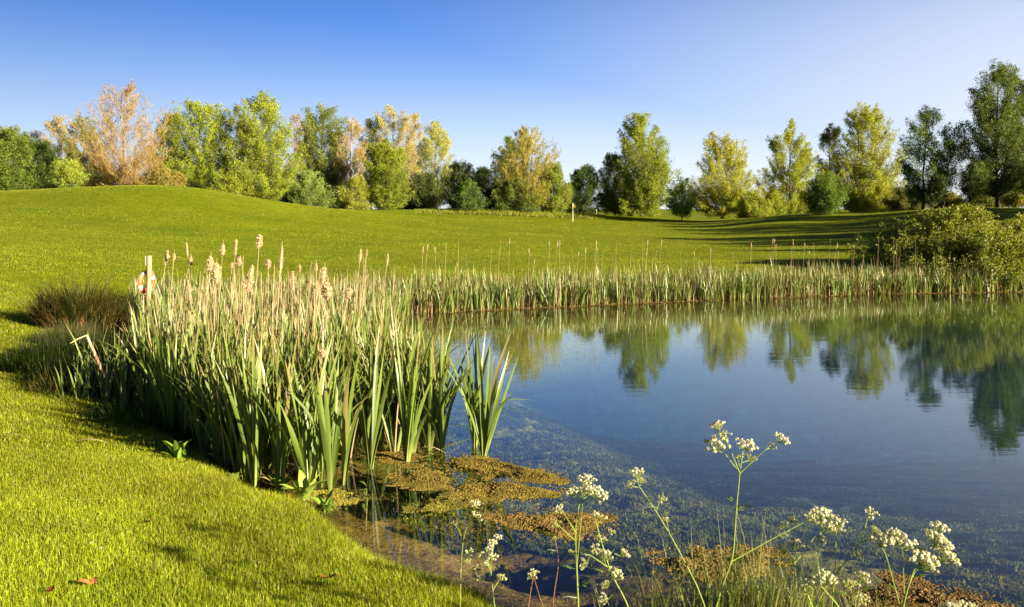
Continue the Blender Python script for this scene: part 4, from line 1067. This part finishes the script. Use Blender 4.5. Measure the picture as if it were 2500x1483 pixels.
tuft('rush_clump', 'low dark green rush clump spilling over the lawn left of the reeds', -6.55, 12.0, .85, 1.3, 4200, .55, .0035, [(.011, .024, .002), (.017, .032, .003), (.032, .046, .006)], rt, .35, .4, group='rush clumps on the left bank', cat='rush')
tuft('rush_clump', 'dark rush clump close to the left edge of the reed bed', -5.35, 10.6, .95, 1.0, 3000, .5, .004, [(.010, .021, .002), (.017, .030, .003)], rt, .35, .5, group='rush clumps on the left bank', cat='rush')
tuft('rush_clump', 'rush clump with pale feathery tops behind the low dark one', -7.5, 13.9, .8, .6, 2200, .5, .0032, [(.035, .052, .008), (.08, .085, .022), (.14, .11, .04)], rt, .25, .3, group='rush clumps on the left bank', cat='rush')
tuft('rush_clump', 'small dry orange tinted tuft at the lawn edge in the reed shadow', -5.6, 9.75, .3, .25, 420, .34, .003, [(.22, .13, .04), (.14, .13, .03), (.09, .11, .02)], rt, .5, .6, group='rush clumps on the left bank', cat='rush')
tuft('long_grass', 'loose long grass with faint seed heads above the sedge clump', -9.4, 17.6, 1.3, .7, 420, 1.15, .0018, [(.24, .20, .07), (.16, .18, .04)], rt, .2, .35, cat='grass tuft')
tuft('long_grass', 'dark long grass under the reeds at the left front corner of the bed', -3.75, 8.6, .75, .6, 1500, .34, .0035, [(.04, .075, .01), (.07, .11, .015)], rt, .5, .6, cat='grass tuft')
# thin green leaves of young reeds at the left edge
mb = MB()
for i in range(60):
    q = np.array([[rt.uniform(-5.3, -4.3), rt.uniform(9.3, 11.5), .02]])
    cattail_leaves(mb, q, rt, 5, rt.uniform(.6, 1.05), 1.2, n=6, width=.010)
tag(mb.build('reed_edge', M_REED, smooth=True), 'thin young reeds along the shaded left edge of the bed', 'reeds', kind='stuff')

def broad_leaf(mb, base, az, L, w, lean, curve, rg, col, n=7, wave=.12):
    P, S = arching(np.array([base], float), np.array([az]), np.array([L]), np.array([lean]), np.array([curve]), n, twist=np.array([rg.normal(0, .3)]), rg=rg)
    s = np.linspace(0, 1, n)
    W = (w * np.sin(np.pi * np.clip(s * .93 + .07, 0, 1)) ** .8 * (1 + wave * np.sin(s * 17 + rg.uniform(0, 6))))[None]
    strips(mb, P, S, W, np.array(col, float)[None, None] * np.ones((1, n, 1)) * rg.uniform(.8, 1.2), fold=.35)

def dock(px, py, z, n, L, label, col=(.16, .24, .03), seed=0, name='dock_plant', group='broad leaved dock plants at the water edge', stem=False):
    g = np.random.default_rng(seed)
    p = on_water(px, py, z)
    p[2] = max(float(terr(p[0:1], p[1:2])[0]), -.02)
    root = empty(name, p); mb = MB()
    if stem:
        sm = MB(); tube(sm, [(0, 0, -.1), (.01, 0, L * .8), (.0, .01, L * 1.5)], [.004, .0035, .002], 5, (.16, .12, .05)); sm.build('stem', M_STEM, root)
        for k in range(n):
            zz = L * 1.5 * (k + 1) / n
            broad_leaf(mb, (0, 0, zz), k * 2.4 + g.normal(0, .3), L * .55 * (1.1 - .5 * k / n), L * .085, .8, .9, g, col)
    else:
        for k in range(n):
            broad_leaf(mb, (g.normal(0, .015), g.normal(0, .015), 0), k * 2.4 + g.normal(0, .4), L * g.uniform(.7, 1.15), L * .16, g.uniform(.15, .7), g.uniform(.3, 1.1), g, col)
    mb.build('leaves', M_REED, root, smooth=True)
    return tag(root, label, 'plant', group)
dock(745, 1205, .05, 9, .26, 'pale green dock plant, largest, at the foot of the front cattails', (.24, .32, .05), 1)
dock(690, 1180, .05, 8, .24, 'dock plant with upright leaves left of the largest one', (.19, .28, .045), 2)
dock(432, 1120, .18, 9, .22, 'dock plant in the lawn at the left corner of the reeds', (.15, .24, .025), 3)
dock(575, 1165, .10, 7, .16, 'small dock plant at the left front corner of the reeds', (.15, .22, .03), 4)
dock(800, 1228, .06, 7, .19, 'dock plant leaning over the olive algae at the lawn edge', (.14, .22, .03), 5)
dock(893, 1262, .0, 10, .17, 'upright leafy water plant standing in the dark shallow water', (.07, .13, .02), 6, 'water_plant', None, True)
for k, (px, py) in enumerate([(255, 985), (330, 1010), (300, 960)]):
    dock(px, py, .1, 9, .26, ['willowherb with narrow leaves in the shade left of the reeds', 'willowherb nearest the left corner of the reed bed', 'willowherb behind the other two in the shade left of the reeds'][k], (.06, .11, .018), 20 + k, 'willowherb', 'willowherbs left of the reed bed', True)

# snapped stalk, fallen leaves and blades
def fallen(name, pts, D, r, col, label, cat='broken stalk', mat=None):
    P = np.array([at(px, py, d) for (px, py), d in zip(pts, D)])
    mb = MB(); tube(mb, P - P[0], r, 6, col)
    o = mb.build(name, mat or M_DRY)
    o.location = P[0]
    return tag(o, label, cat)
fallen('broken_stalk', [(278, 968), (255, 920), (232, 868), (211, 818)], [9.7, 9.6, 9.5, 9.4], np.array([.016, .018, .021, .015]), np.array([(.22, .12, .07), (.36, .25, .17), (.30, .18, .11), (.45, .36, .26)]), 'thick snapped brown stalk leaning left out of the bank plants')
fallen('broken_stalk', [(211, 819), (190, 828), (171, 839)], [9.4, 9.35, 9.3], np.array([.006, .007, .003]), (.42, .36, .18), 'thin bent tip hanging from the thick snapped stalk')
def blade(px0, py0, px1, py1, z0, z1, w, col, label, name='fallen_leaf', cat='leaf', bow=.03, group=None):
    a, b = on_water(px0, py0, z0), on_water(px1, py1, z1)
    t = np.linspace(0, 1, 8)[:, None]
    P = a * (1 - t) + b * t; P[:, 2] += bow * np.sin(np.pi * t[:, 0])
    d = unit(b - a); S = np.repeat(np.array([[-d[1], d[0], .15]]), 8, 0)
    W = w * np.clip(np.minimum((1.02 - t[:, 0]) / .5, .6 + t[:, 0]), .05, 1)
    mb = MB(); strips(mb, P[None] - a, S[None], W[None], np.array(col, float)[None, None] * np.ones((1, 8, 1)), fold=.25)
    o = mb.build(name, M_REED); o.location = a
    return tag(o, label, cat, group)
blade(1205, 985, 1310, 979, .03, .02, .014, (.15, .20, .04), 'green leaf floating on the water right of the near reed bed', 'floating_leaf')
blade(1190, 992, 1262, 997, .02, .01, .010, (.07, .11, .02), 'darker short leaf floating under the longer one right of the reeds', 'floating_leaf')
blade(1040, 1122, 1165, 1068, .02, .17, .012, (.12, .17, .03), 'green leaf leaning over the water at the right front of the reed bed', 'bent_leaf')
blade(1030, 1094, 1088, 1108, .06, .03, .012, (.45, .36, .18), 'pale dead leaf lying on the water between the right front cattails', 'fallen_leaf')
blade(1088, 1038, 1150, 1050, .03, .02, .010, (.05, .08, .02), 'dark leaf floating behind the lone cattail', 'floating_leaf')
blade(635, 1112, 760, 1098, .16, .22, .011, (.10, .15, .03), 'dark green leaf arching to the right across the front cattails', 'bent_leaf', bow=.06)
blade(700, 1158, 752, 1146, .05, .07, .009, (.75, .68, .55), 'white dead leaf lying at the foot of the front cattails', 'fallen_leaf')
blade(682, 1130, 696, 1122, .09, .13, .012, (.85, .80, .70), 'small white broken stem end among the front cattails', 'fallen_leaf')
blade(620, 1174, 662, 1176, .10, .10, .011, (.32, .34, .10), 'cut yellow green leaf stub pointing right at the lawn edge', 'fallen_leaf')
blade(205, 1022, 252, 985, .22, .36, .014, (.16, .22, .06), 'light green leaf lying across the shaded lawn edge', 'fallen_leaf')
blade(215, 1040, 300, 1012, .2, .26, .010, (.09, .13, .03), 'dull green leaf bent along the shaded lawn edge', 'fallen_leaf')
blade(0, 1062, 70, 1072, .30, .28, .008, (.30, .28, .10), 'dry straw lying on the sunlit lawn at the left border', 'fallen_leaf')
blade(185, 1078, 268, 1084, .26, .24, .008, (.50, .42, .22), 'pale dry straw lying on the lawn at the shadow edge', 'fallen_leaf')
# brown leaves and daisies on the lawn
def dead_leaf(px, py, L, col, label, seed):
    g = np.random.default_rng(seed)
    p = on_water(px, py, .3); 
    for _ in range(4): p = on_water(px, py, float(terr(p[0:1], p[1:2])[0]) + .03)
    mb = MB(); broad_leaf(mb, (0, 0, .0), g.uniform(0, 6.28), L, L * .3, 1.1, .7, g, col, wave=.2)
    broad_leaf(mb, (.01, .01, .0), g.uniform(0, 6.28), L * .7, L * .22, 1.0, .9, g, np.array(col) * .7, wave=.2)
    o = mb.build('dead_leaf', M_FLUFF); o.location = p
    return tag(o, label, 'dead leaf', 'brown dead leaves lying on the lawn')
dead_leaf(222, 1428, .075, (.36, .15, .05), 'orange brown curled dead leaf on the lawn near the bottom left', 1)
dead_leaf(120, 1447, .05, (.16, .04, .02), 'dark red dead leaf on the lawn, lowest on the left', 2)
dead_leaf(355, 1278, .055, (.18, .08, .035), 'small brown dead leaf in the middle of the lawn', 3)
dead_leaf(797, 1414, .085, (.30, .15, .04), 'rusty dead leaf on the lawn near the bank edge', 4)
dead_leaf(446, 1130, .08, (.26, .10, .03), 'brown dead leaf under the dock plant in the lawn', 5)
dead_leaf(62, 903, .12, (.34, .14, .05), 'reddish dead leaf standing at the shaded lawn edge on the far left', 6)
for k, (px, py) in enumerate([(223, 1326), (247, 1339)]):
    p = on_water(px, py, .3)
    for _ in range(4): p = on_water(px, py, float(terr(p[0:1], p[1:2])[0]) + .05)
    r = empty('daisy', p - np.array((0, 0, .05)))
    mb = MB(); tube(mb, [(0, 0, 0), (0, 0, .048)], [.001, .001], 4, (.1, .15, .02)); mb.build('stem', M_STEM, r)
    mb = MB()
    for j in range(12):
        a = j / 12 * 6.283; u = np.array((math.cos(a), math.sin(a), .25)); v = np.array((-math.sin(a), math.cos(a), 0))
        mb.add([np.array((0, 0, .05)) + u * .002, np.array((0, 0, .05)) + u * .009 + v * .002, np.array((0, 0, .05)) + u * .012, np.array((0, 0, .05)) + u * .009 - v * .002], [(0, 1, 2, 3)], col=(.8, .8, .75))
    mb.build('petals', M_PETAL, r)
    mb = MB(); tube(mb, [(0, 0, .049), (0, 0, .053)], [.003, .002], 8, (.6, .4, .03)); mb.build('flower_centre', M_STEM, r)
    tag(r, ['white daisy on the lawn, left one of the two', 'white daisy on the lawn, right one of the two'][k], 'daisy', 'daisies on the lawn')

# ------------------------------------------------------------------ lifebuoy and its post
D = 17.6
top = at(363.5, 625, D); gx_, gy_ = top[0], D
gz = float(terr(np.array([gx_]), np.array([gy_]))[0])
root = empty('lifebuoy_post', (gx_, gy_, gz))
Hp = top[2] - gz
mb = MB(); zz = np.linspace(-.3, Hp, 9)
tube(mb, np.stack([.006 * np.sin(zz * 5), .004 * np.cos(zz * 4), zz], -1), .05 + .004 * np.sin(zz * 9), 12, (.40, .25, .14)); mb.build('post', M_WOOD, root)
mb = MB()                                                              # small weathered plate and a hook
def box(mb, c, s, col):
    c, s = np.array(c, float), np.array(s, float) / 2
    V = c + s * np.array([(-1, -1, -1), (1, -1, -1), (1, 1, -1), (-1, 1, -1), (-1, -1, 1), (1, -1, 1), (1, 1, 1), (-1, 1, 1)])
    mb.add(V, [(0, 3, 2, 1), (4, 5, 6, 7), (0, 1, 5, 4), (1, 2, 6, 5), (2, 3, 7, 6), (3, 0, 4, 7)], col=col)
box(mb, (-.058, -.005, Hp - .11), (.012, .07, .2), (.42, .40, .38)); mb.build('plate', M_WOOD, root)
mb = MB(); tube(mb, [(-.03, .0, Hp - .40), (-.12, .02, Hp - .41), (-.17, .025, Hp - .37)], [.008, .008, .006], 6, (.2, .2, .2)); mb.build('hook', M_PLASTIC, root)
tag(root, 'weathered wooden post carrying the lifebuoy behind the near reeds', 'post')
cpt = at(357, 689, D + .16)
rr = empty('lifebuoy', cpt)
def ring(mb, a0, a1, R, r, n, m, col):
    a = np.linspace(a0, a1, n); b = np.arange(m) / m * 2 * np.pi
    q = np.stack([(R + r * np.cos(b)[None]) * np.cos(a)[:, None], np.broadcast_to(r * np.sin(b)[None] * .85, (n, m)), (R + r * np.cos(b)[None]) * np.sin(a)[:, None]], -1)
    i = np.arange(n - 1)[:, None] * m; k = np.arange(m)[None]; k2 = (k + 1) % m
    mb.add(q.reshape(-1, 3), np.stack([i + k, i + k2, i + m + k2, i + m + k], -1).reshape(-1, 4), col=col)
mb = MB(); ring(mb, 0, 2 * np.pi, .205, .052, 49, 14, (.62, .11, .035)); mb.build('ring_body', M_PLASTIC, rr, smooth=True)
for k in range(4):
    mb = MB(); a = math.radians(30 + 90 * k); ring(mb, a - .22, a + .22, .205, .0555, 9, 14, (.50, .42, .36)); mb.build('white_band', M_PLASTIC, rr, smooth=True)
a = np.linspace(0, 2 * np.pi, 49); sag = .274 - .012 * np.cos(a * 4 - math.radians(120))
mb = MB(); tube(mb, np.stack([sag * np.cos(a), 0 * a - .01, sag * np.sin(a)], -1), .006, 5, (.40, .34, .26)); mb.build('grab_rope', M_FLUFF, rr)
rr.rotation_euler = (math.radians(6), 0, math.radians(74))
tag(rr, 'faded orange and white lifebuoy hanging on the wooden post', 'lifebuoy')

# ------------------------------------------------------------------ flagstick and marker stakes
D = 91.0
p = at(1398.5, 543, D); p[2] = float(terr(p[0:1], p[1:2])[0])
root = empty('flagstick', p); Hf = at(1398.5, 496, D)[2] - p[2]
mb = MB(); tube(mb, [(0, 0, 0), (0, 0, Hf * .5)], [.028, .028], 6, (.78, .72, .55)); tube(mb, [(0, 0, Hf * .5), (0, 0, Hf)], [.027, .022], 6, (.72, .62, .35)); mb.build('pole', M_PLASTIC, root)
mb = MB(); u = np.linspace(0, 1, 7)
tops = np.stack([.02 + .24 * u, .07 * np.sin(u * 5), Hf - .03 - .30 * u - .05 * u ** 2], -1); bots = np.stack([.02 + .30 * u, .07 * np.sin(u * 5 + .3), Hf - .48 - .06 * u], -1)
mb.add(np.stack([tops, bots], 1).reshape(-1, 3), [(2 * i, 2 * i + 1, 2 * i + 3, 2 * i + 2) for i in range(6)], col=(.55, .42, .12)); mb.build('flag', M_CLOTH, root)
tag(root, 'flagstick with a small drooping yellow flag on the putting green', 'flagstick')
for px, py, D, lb in [(1018, 512, 108, 'grey marker stake in front of the dark trees, farthest left'), (1091, 512, 108, 'grey marker stake left of the blackish round tree'), (1456, 522, 110, 'grey marker stake right of the flagstick')]:
    p = at(px, py, D); p[2] = float(terr(p[0:1], p[1:2])[0])
    r = empty('marker_stake', p)
    mb = MB(); tube(mb, [(0, 0, -.1), (0, 0, .62)], [.045, .045], 6, (.34, .30, .26)); mb.build('shaft', M_WOOD, r)
    mb = MB(); tube(mb, [(0, 0, .62), (0, 0, .75)], [.047, .040], 6, (.60, .56, .50)); mb.build('painted_top', M_PLASTIC, r)
    tag(r, lb, 'stake', 'marker stakes along the wood')

# ------------------------------------------------------------------ cow parsley on the near bank
rp = np.random.default_rng(99)
STEMC, REDC = (.19, .25, .045), (.20, .10, .05)
def floret_cluster(mb, c, up, r, rg, white=1.0):
    """one umbellet: a small dome of white florets"""
    m = int(12 * white) + 5
    d = unit(up[None] * .55 + rg.normal(0, .6, (m, 3)))
    q = c + d * r * rg.uniform(.55, 1.05, (m, 1))
    s = unit(np.cross(d, rg.normal(0, 1, (m, 3)))); t = np.cross(d, s)
    z = r * rg.uniform(.28, .48, (m, 1))
    a = np.arange(5) / 5 * 2 * np.pi
    V = np.concatenate([(q + d * z * .25)[:, None], q[:, None] + z[:, None] * (np.cos(a)[None, :, None] * s[:, None] + np.sin(a)[None, :, None] * t[:, None])], 1)
    T = np.array([(0, 1 + k, 1 + (k + 1) % 5) for k in range(5)])
    col = np.where(rg.random((m, 1)) < .80 * white, np.array((.72, .70, .53)), np.array((.42, .44, .12))) * rg.uniform(.8, 1.05, (m, 1))
    mb.add(V.reshape(-1, 3), tris=(np.arange(m)[:, None, None] * 6 + T[None]).reshape(-1, 3), col=np.repeat(col, 6, 0))
def umbel(root, c, up, R, rg, n=8, white=1.0):
    mb = MB(); up = unit(np.asarray(up, float))
    node = c - up * R * .95
    for k in range(n):
        a = k * 2.4 + rg.normal(0, .3); rad = R * math.sqrt((k + .5) / n)
        u = unit(np.cross(up, np.array((.2, .9, .1)))); v = np.cross(up, u)
        e = c + (math.cos(a) * u + math.sin(a) * v) * rad - up * (rad * rad / R * .35) + rg.normal(0, .003, 3)
        mid = (node + e) / 2 - up * .004
        tube(mb, [node, mid, e], [.0010, .0008, .0007], 4, (.26, .30, .07), cap=False)
        floret_cluster(mb, e, up, max(R * .20, .0052), rg, white)
    mb.build('flower_head', M_PETAL, root)
def ferny(mb, base, dirv, L, rg, col=(.13, .19, .03)):
    """a small divided leaf"""
    dirv = unit(np.asarray(dirv, float)); side = unit(np.cross(dirv, np.array((0, 0, 1.0)) + rg.normal(0, .15, 3)))
    for k in range(5):
        t = .25 + .75 * k / 4; p = base + dirv * L * t + np.array((0, 0, -.12 * L * t * t))
        for sgn in (-1, 1):
            d = unit(dirv * .6 + side * sgn * .8 + rg.normal(0, .12, 3)); l = L * .42 * (1.15 - t)
            n_ = np.cross(d, side)
            s = unit(np.cross(d, n_)) * l * .22
            mb.add([p, p + d * l * .5 + s, p + d * l, p + d * l * .5 - s], [(0, 1, 2, 3)], col=np.array(col) * rg.uniform(.7, 1.2))
    tube(mb, [base, base + dirv * L * .6, base + dirv * L + np.array((0, 0, -.1 * L))], [.0012, .001, .0006], 4, col, cap=False)

def parsley(D, stems, heads, label, leaves=(), red=False, r0=.0042):
    """stems: lists of (column, row) from the foot up; heads: (column, row, radius in px, white share, node column, row)"""
    px, py = stems[0][0]
    foot = at(px, py, D)
    zg = float(terr(foot[0:1], foot[1:2])[0])
    drop = foot[2] - zg
    dirp = at(*stems[0][1], D) - foot; k = drop / max(dirp[2], .05)
    g0 = foot - np.array((dirp[0] * k * .5, -.02, drop))
    root = empty('cow_parsley', g0)
    sm = MB(); col = REDC if red else STEMC
    for i, st in enumerate(stems):
        jd = 0 if i == 0 else rp.normal(0, .035)
        P = [at(x, y, D + jd * j / max(1, len(st) - 1)) for j, (x, y) in enumerate(st)]
        if i == 0 and drop > 0: P = [g0] + P
        P = np.array(P) - g0
        # round the bends a little
        t = np.linspace(0, len(P) - 1, 3 * len(P)); P = np.stack([np.interp(t, np.arange(len(P)), P[:, k_]) for k_ in range(3)], -1)
        P[1:-1] = (P[:-2] + 2 * P[1:-1] + P[2:]) / 4
        ra_ = (r0 if i == 0 else r0 * .62)
        tube(sm, P, np.linspace(ra_, ra_ * .55, len(P)), 6, np.array(col) * rp.uniform(.85, 1.15))
    for (hx, hy, rpx, wh, nx_, ny_) in heads:
        jd = rp.normal(0, .03)
        c = at(hx, hy, D + jd) - g0; nd = at(nx_, ny_, D) - g0
        R = rpx / F * D
        up = unit(unit(c - nd) * .7 + np.array((0, -.12, .6)))
        e = c - up * R * .95
        tube(sm, [nd, (nd + e) / 2 + rp.normal(0, .004, 3), e], [r0 * .45, r0 * .38, r0 * .3], 5, np.array(col) * rp.uniform(.9, 1.15))
        umbel(root, c, up, R, rp, n=int(8 + rpx * .55), white=wh)
    sm.build('stem', M_STEM, root, smooth=True)
    if leaves:
        lb = MB()
        for (lx, ly, L, sg) in leaves: ferny(lb, at(lx, ly, D) - g0, (sg, rp.normal(0, .5), .35), 1.6 * L / F * D, rp)
        lb.build('leaves', M_REED, root)
    return tag(root, label, 'cow parsley', 'cow parsley plants on the near bank')
parsley(3.5, [[(1755, 1450), (1790, 1362), (1797, 1249), (1806, 1156)], [(1806, 1156), (1768, 1062)], [(1806, 1156), (1760, 1095)], [(1806, 1156), (1815, 1095)], [(1806, 1156), (1886, 1082)], [(1785, 1372), (1876, 1321), (1975, 1270)]],
        [(1749, 1032, 22, 1, 1768, 1062), (1748, 1078, 30, .8, 1764, 1105), (1770, 1057, 12, .3, 1774, 1075), (1823, 1080, 24, 1, 1817, 1110), (1834, 1114, 14, .4, 1812, 1130), (1803, 1112, 12, .4, 1806, 1140),
         (1888, 1086, 12, .3, 1870, 1098), (1911, 1066, 20, 1, 1886, 1082), (1985, 1262, 18, .4, 1968, 1272)], 'tallest cow parsley, its four white heads highest over the pond', [(1797, 1250, 26, 1), (1803, 1235, 28, 1), (1797, 1225, 18, -1)])
parsley(3.6, [[(1713, 1450), (1636, 1306), (1602, 1249), (1560, 1188)], [(1602, 1249), (1612, 1220)], [(1634, 1303), (1627, 1272)]],
        [(1555, 1148, 18, 1, 1560, 1186), (1540, 1178, 14, .4, 1558, 1190), (1566, 1168, 12, .5, 1560, 1186), (1617, 1215, 11, .4, 1612, 1225), (1625, 1266, 10, .4, 1627, 1275)], 'cow parsley leaning left with one flat white head at its tip', [(1604, 1240, 18, -1), (1640, 1306, 14, 1)], r0=.0036)
parsley(3.4, [[(1412, 1475), (1403, 1287), (1418, 1212)], [(1405, 1300), (1372, 1246)], [(1404, 1320), (1364, 1284)], [(1408, 1380), (1424, 1215)], [(1418, 1230), (1450, 1210)]],
        [(1434, 1166, 22, .9, 1420, 1212), (1397, 1192, 22, .9, 1412, 1240), (1440, 1190, 22, .9, 1422, 1220), (1462, 1201, 24, .8, 1440, 1216), (1360, 1240, 17, .7, 1374, 1250), (1357, 1278, 13, .4, 1366, 1286), (1420, 1200, 16, .5, 1418, 1222)],
        'cow parsley with a loose cluster of white heads, left of the middle', [(1408, 1350, 24, 1), (1404, 1390, 22, -1), (1412, 1430, 26, 1), (1408, 1460, 26, -1)])
parsley(3.45, [[(1535, 1479), (1492, 1402), (1470, 1330), (1454, 1272)], [(1484, 1385), (1440, 1355)], [(1492, 1405), (1470, 1360)], [(1480, 1370), (1500, 1340)]],
        [(1453, 1254, 12, 1, 1454, 1272), (1471, 1260, 14, .6, 1458, 1280), (1467, 1311, 14, .6, 1464, 1320), (1494, 1298, 10, .4, 1476, 1330), (1475, 1347, 24, 1, 1472, 1362), (1528, 1348, 17, .8, 1500, 1352), (1507, 1395, 20, .9, 1494, 1405),
         (1475, 1424, 14, .7, 1490, 1420), (1470, 1462, 16, .9, 1496, 1452), (1420, 1376, 16, .6, 1440, 1356), (1452, 1338, 14, .6, 1462, 1350)], 'bushy cow parsley with many small heads right of the loose cluster', [(1500, 1420, 24, 1), (1480, 1400, 22, -1), (1512, 1440, 24, 1), (1440, 1356, 18, -1)], r0=.0036)
parsley(3.6, [[(1124, 1450), (1125, 1380), (1132, 1304), (1152, 1262)], [(1127, 1310), (1112, 1282)], [(1128, 1372), (1144, 1350)]],
        [(1160, 1226, 14, 1, 1154, 1260), (1175, 1232, 9, .9, 1158, 1252), (1166, 1257, 15, .9, 1152, 1264), (1110, 1275, 10, .5, 1112, 1284), (1146, 1346, 10, .8, 1144, 1352), (1143, 1368, 8, .4, 1134, 1368)], 'cow parsley farthest left, single stem at the lawn corner', [(1128, 1365, 18, 1)], r0=.0028)
parsley(3.5, [[(1206, 1462), (1196, 1384), (1206, 1330)], [(1196, 1390), (1180, 1364)], [(1200, 1400), (1190, 1362)], [(1204, 1440), (1222, 1412)]],
        [(1216, 1308, 10, 1, 1206, 1330), (1204, 1321, 11, 1, 1202, 1340), (1194, 1337, 10, .9, 1198, 1350), (1174, 1353, 9, .8, 1181, 1366), (1204, 1357, 12, 1, 1198, 1370), (1183, 1375, 10, .8, 1190, 1382), (1225, 1407, 12, .6, 1220, 1416), (1160, 1385, 8, .6, 1180, 1400), (1166, 1410, 8, .5, 1186, 1420)],
        'drooping cow parsley with half closed heads by the lawn corner', [(1200, 1420, 20, -1), (1204, 1445, 20, 1)], r0=.0028)
parsley(3.4, [[(1290, 1480), (1296, 1440), (1302, 1408)], [(1326, 1482), (1312, 1440), (1304, 1410)]], [(1302, 1398, 14, .6, 1302, 1410), (1296, 1404, 9, .8, 1301, 1412)], 'short pink stemmed cow parsley with one shrivelled head', red=True, r0=.0028)
parsley(3.5, [[(1350, 1480), (1354, 1440), (1365, 1376), (1356, 1318)], [(1364, 1380), (1394, 1348)]], [(1356, 1314, 6, .3, 1357, 1322), (1394, 1346, 6, .3, 1390, 1352)], 'thin red stemmed cow parsley gone over, without white heads', [(1366, 1376, 18, 1), (1356, 1345, 14, -1)], red=True, r0=.0022)
parsley(3.55, [[(1985, 1483), (1962, 1435), (1938, 1372), (1920, 1340)], [(1938, 1378), (1960, 1350), (1990, 1310)], [(2030, 1483), (2039, 1398), (2041, 1300)], [(1938, 1372), (1945, 1330)]],
        [(1905, 1335, 20, 1, 1920, 1342), (1943, 1322, 20, 1, 1940, 1345), (1936, 1264, 14, .6, 1925, 1300), (1911, 1278, 14, .4, 1925, 1310), (2008, 1248, 26, 1, 2000, 1290), (2020, 1277, 24, .9, 2002, 1300), (2044, 1272, 22, .9, 2041, 1300), (2012, 1314, 14, .4, 1996, 1310), (2040, 1290, 14, .8, 2040, 1306)],
        'cow parsley with a dense pair of heads between the tallest one and the rightmost', [(1945, 1385, 24, -1), (1960, 1420, 26, 1), (2034, 1420, 20, -1), (1975, 1455, 30, -1)])
parsley(3.5, [[(2010, 1440), (2044, 1398), (2106, 1316), (2118, 1262)], [(2106, 1316), (2135, 1295)]], [(2130, 1250, 17, .8, 2118, 1264), (2142, 1292, 14, .5, 2128, 1300), (2096, 1352, 10, .3, 2090, 1340)], 'cow parsley stem slanting right with one greenish head', [(2100, 1325, 24, 1), (2096, 1335, 20, -1)], r0=.0034)
parsley(3.35, [[(2205, 1479), (2215, 1440), (2231, 1390), (2262, 1340)], [(2195, 1474), (2164, 1359), (2152, 1335)], [(2207, 1450), (2203, 1335)], [(2222, 1420), (2236, 1392), (2290, 1358)], [(2230, 1395), (2215, 1345)]],
        [(2150, 1310, 30, 1, 2158, 1345), (2195, 1310, 30, 1, 2203, 1340), (2178, 1296, 16, 1, 2198, 1330), (2218, 1322, 24, 1, 2210, 1345), (2255, 1354, 34, 1, 2245, 1375), (2289, 1306, 34, 1, 2268, 1340), (2296, 1282, 22, 1, 2274, 1330), (2318, 1350, 32, 1, 2290, 1358), (2268, 1376, 24, 1, 2256, 1382), (2310, 1325, 24, 1, 2284, 1350)],
        'cow parsley with the fullest white heads, farthest right', [(2240, 1395, 26, 1), (2196, 1440, 24, -1), (2230, 1410, 22, 1)])
parsley(3.3, [[(2050, 1483), (2020, 1450), (2000, 1425)], [(1975, 1483), (1985, 1440)]], [(1968, 1416, 18, 1, 1985, 1440), (1992, 1410, 20, 1, 1992, 1436), (2018, 1405, 20, 1, 2008, 1432), (2032, 1412, 14, .9, 2012, 1436)], 'low cow parsley with one wide flat row of white heads in front', [(2020, 1455, 26, 1), (1990, 1460, 26, -1)])
parsley(3.4, [[(2085, 1483), (2095, 1445), (2100, 1415)], [(2090, 1470), (2072, 1430)]], [(2102, 1396, 20, .8, 2100, 1418), (2112, 1412, 16, .9, 2101, 1424), (2085, 1420, 14, .5, 2076, 1436), (2106, 1460, 18, .7, 2092, 1470), (2070, 1425, 12, .3, 2073, 1440)], 'low cow parsley with greenish heads right of the flat row', [(2096, 1440, 26, 1), (2080, 1455, 26, -1)], r0=.0034)
parsley(3.2, [[(2330, 1500), (2322, 1484)], [(2350, 1500), (2366, 1484)]], [(2318, 1474, 20, 1, 2322, 1490), (2370, 1476, 20, 1, 2362, 1490), (2345, 1478, 16, 1, 2350, 1492)], 'cow parsley just showing white heads at the bottom border', r0=.0034)

# rushes and grass along the near edge
for i, (px, n, h, w_) in enumerate([(1600, 110, .42, .09), (1690, 240, .44, .16), (1770, 300, .50, .16), (1850, 300, .52, .15), (1925, 240, .42, .14), (2000, 200, .40, .14), (2090, 110, .30, .14), (1500, 50, .26, .1)]):
    x0 = (px - CX) / F * 3.95
    tuft('rush_tuft', ['thin rush tuft at the left end of the bottom edge rushes', 'rush tuft in front of the crumbly brown algae mat', 'dense rush tuft at the foot of the tallest cow parsley', 'dense rush tuft with the longest pointed stems', 'rush tuft right of the longest stems',
                       'rush tuft under the flat row of white heads', 'short rush tuft under the greenish cow parsley heads', 'sparse short rush tuft beside the bushy cow parsley'][i],
         x0, 3.92 + rp.normal(0, .05), w_, .14, int(n * .7), h * 1.25, .0021, [(.13, .18, .025), (.09, .14, .02), (.20, .22, .05), (.26, .22, .08)], rp, .38, .35, group='rush tufts along the near edge', cat='rush', mat=M_REED, dome=.35)
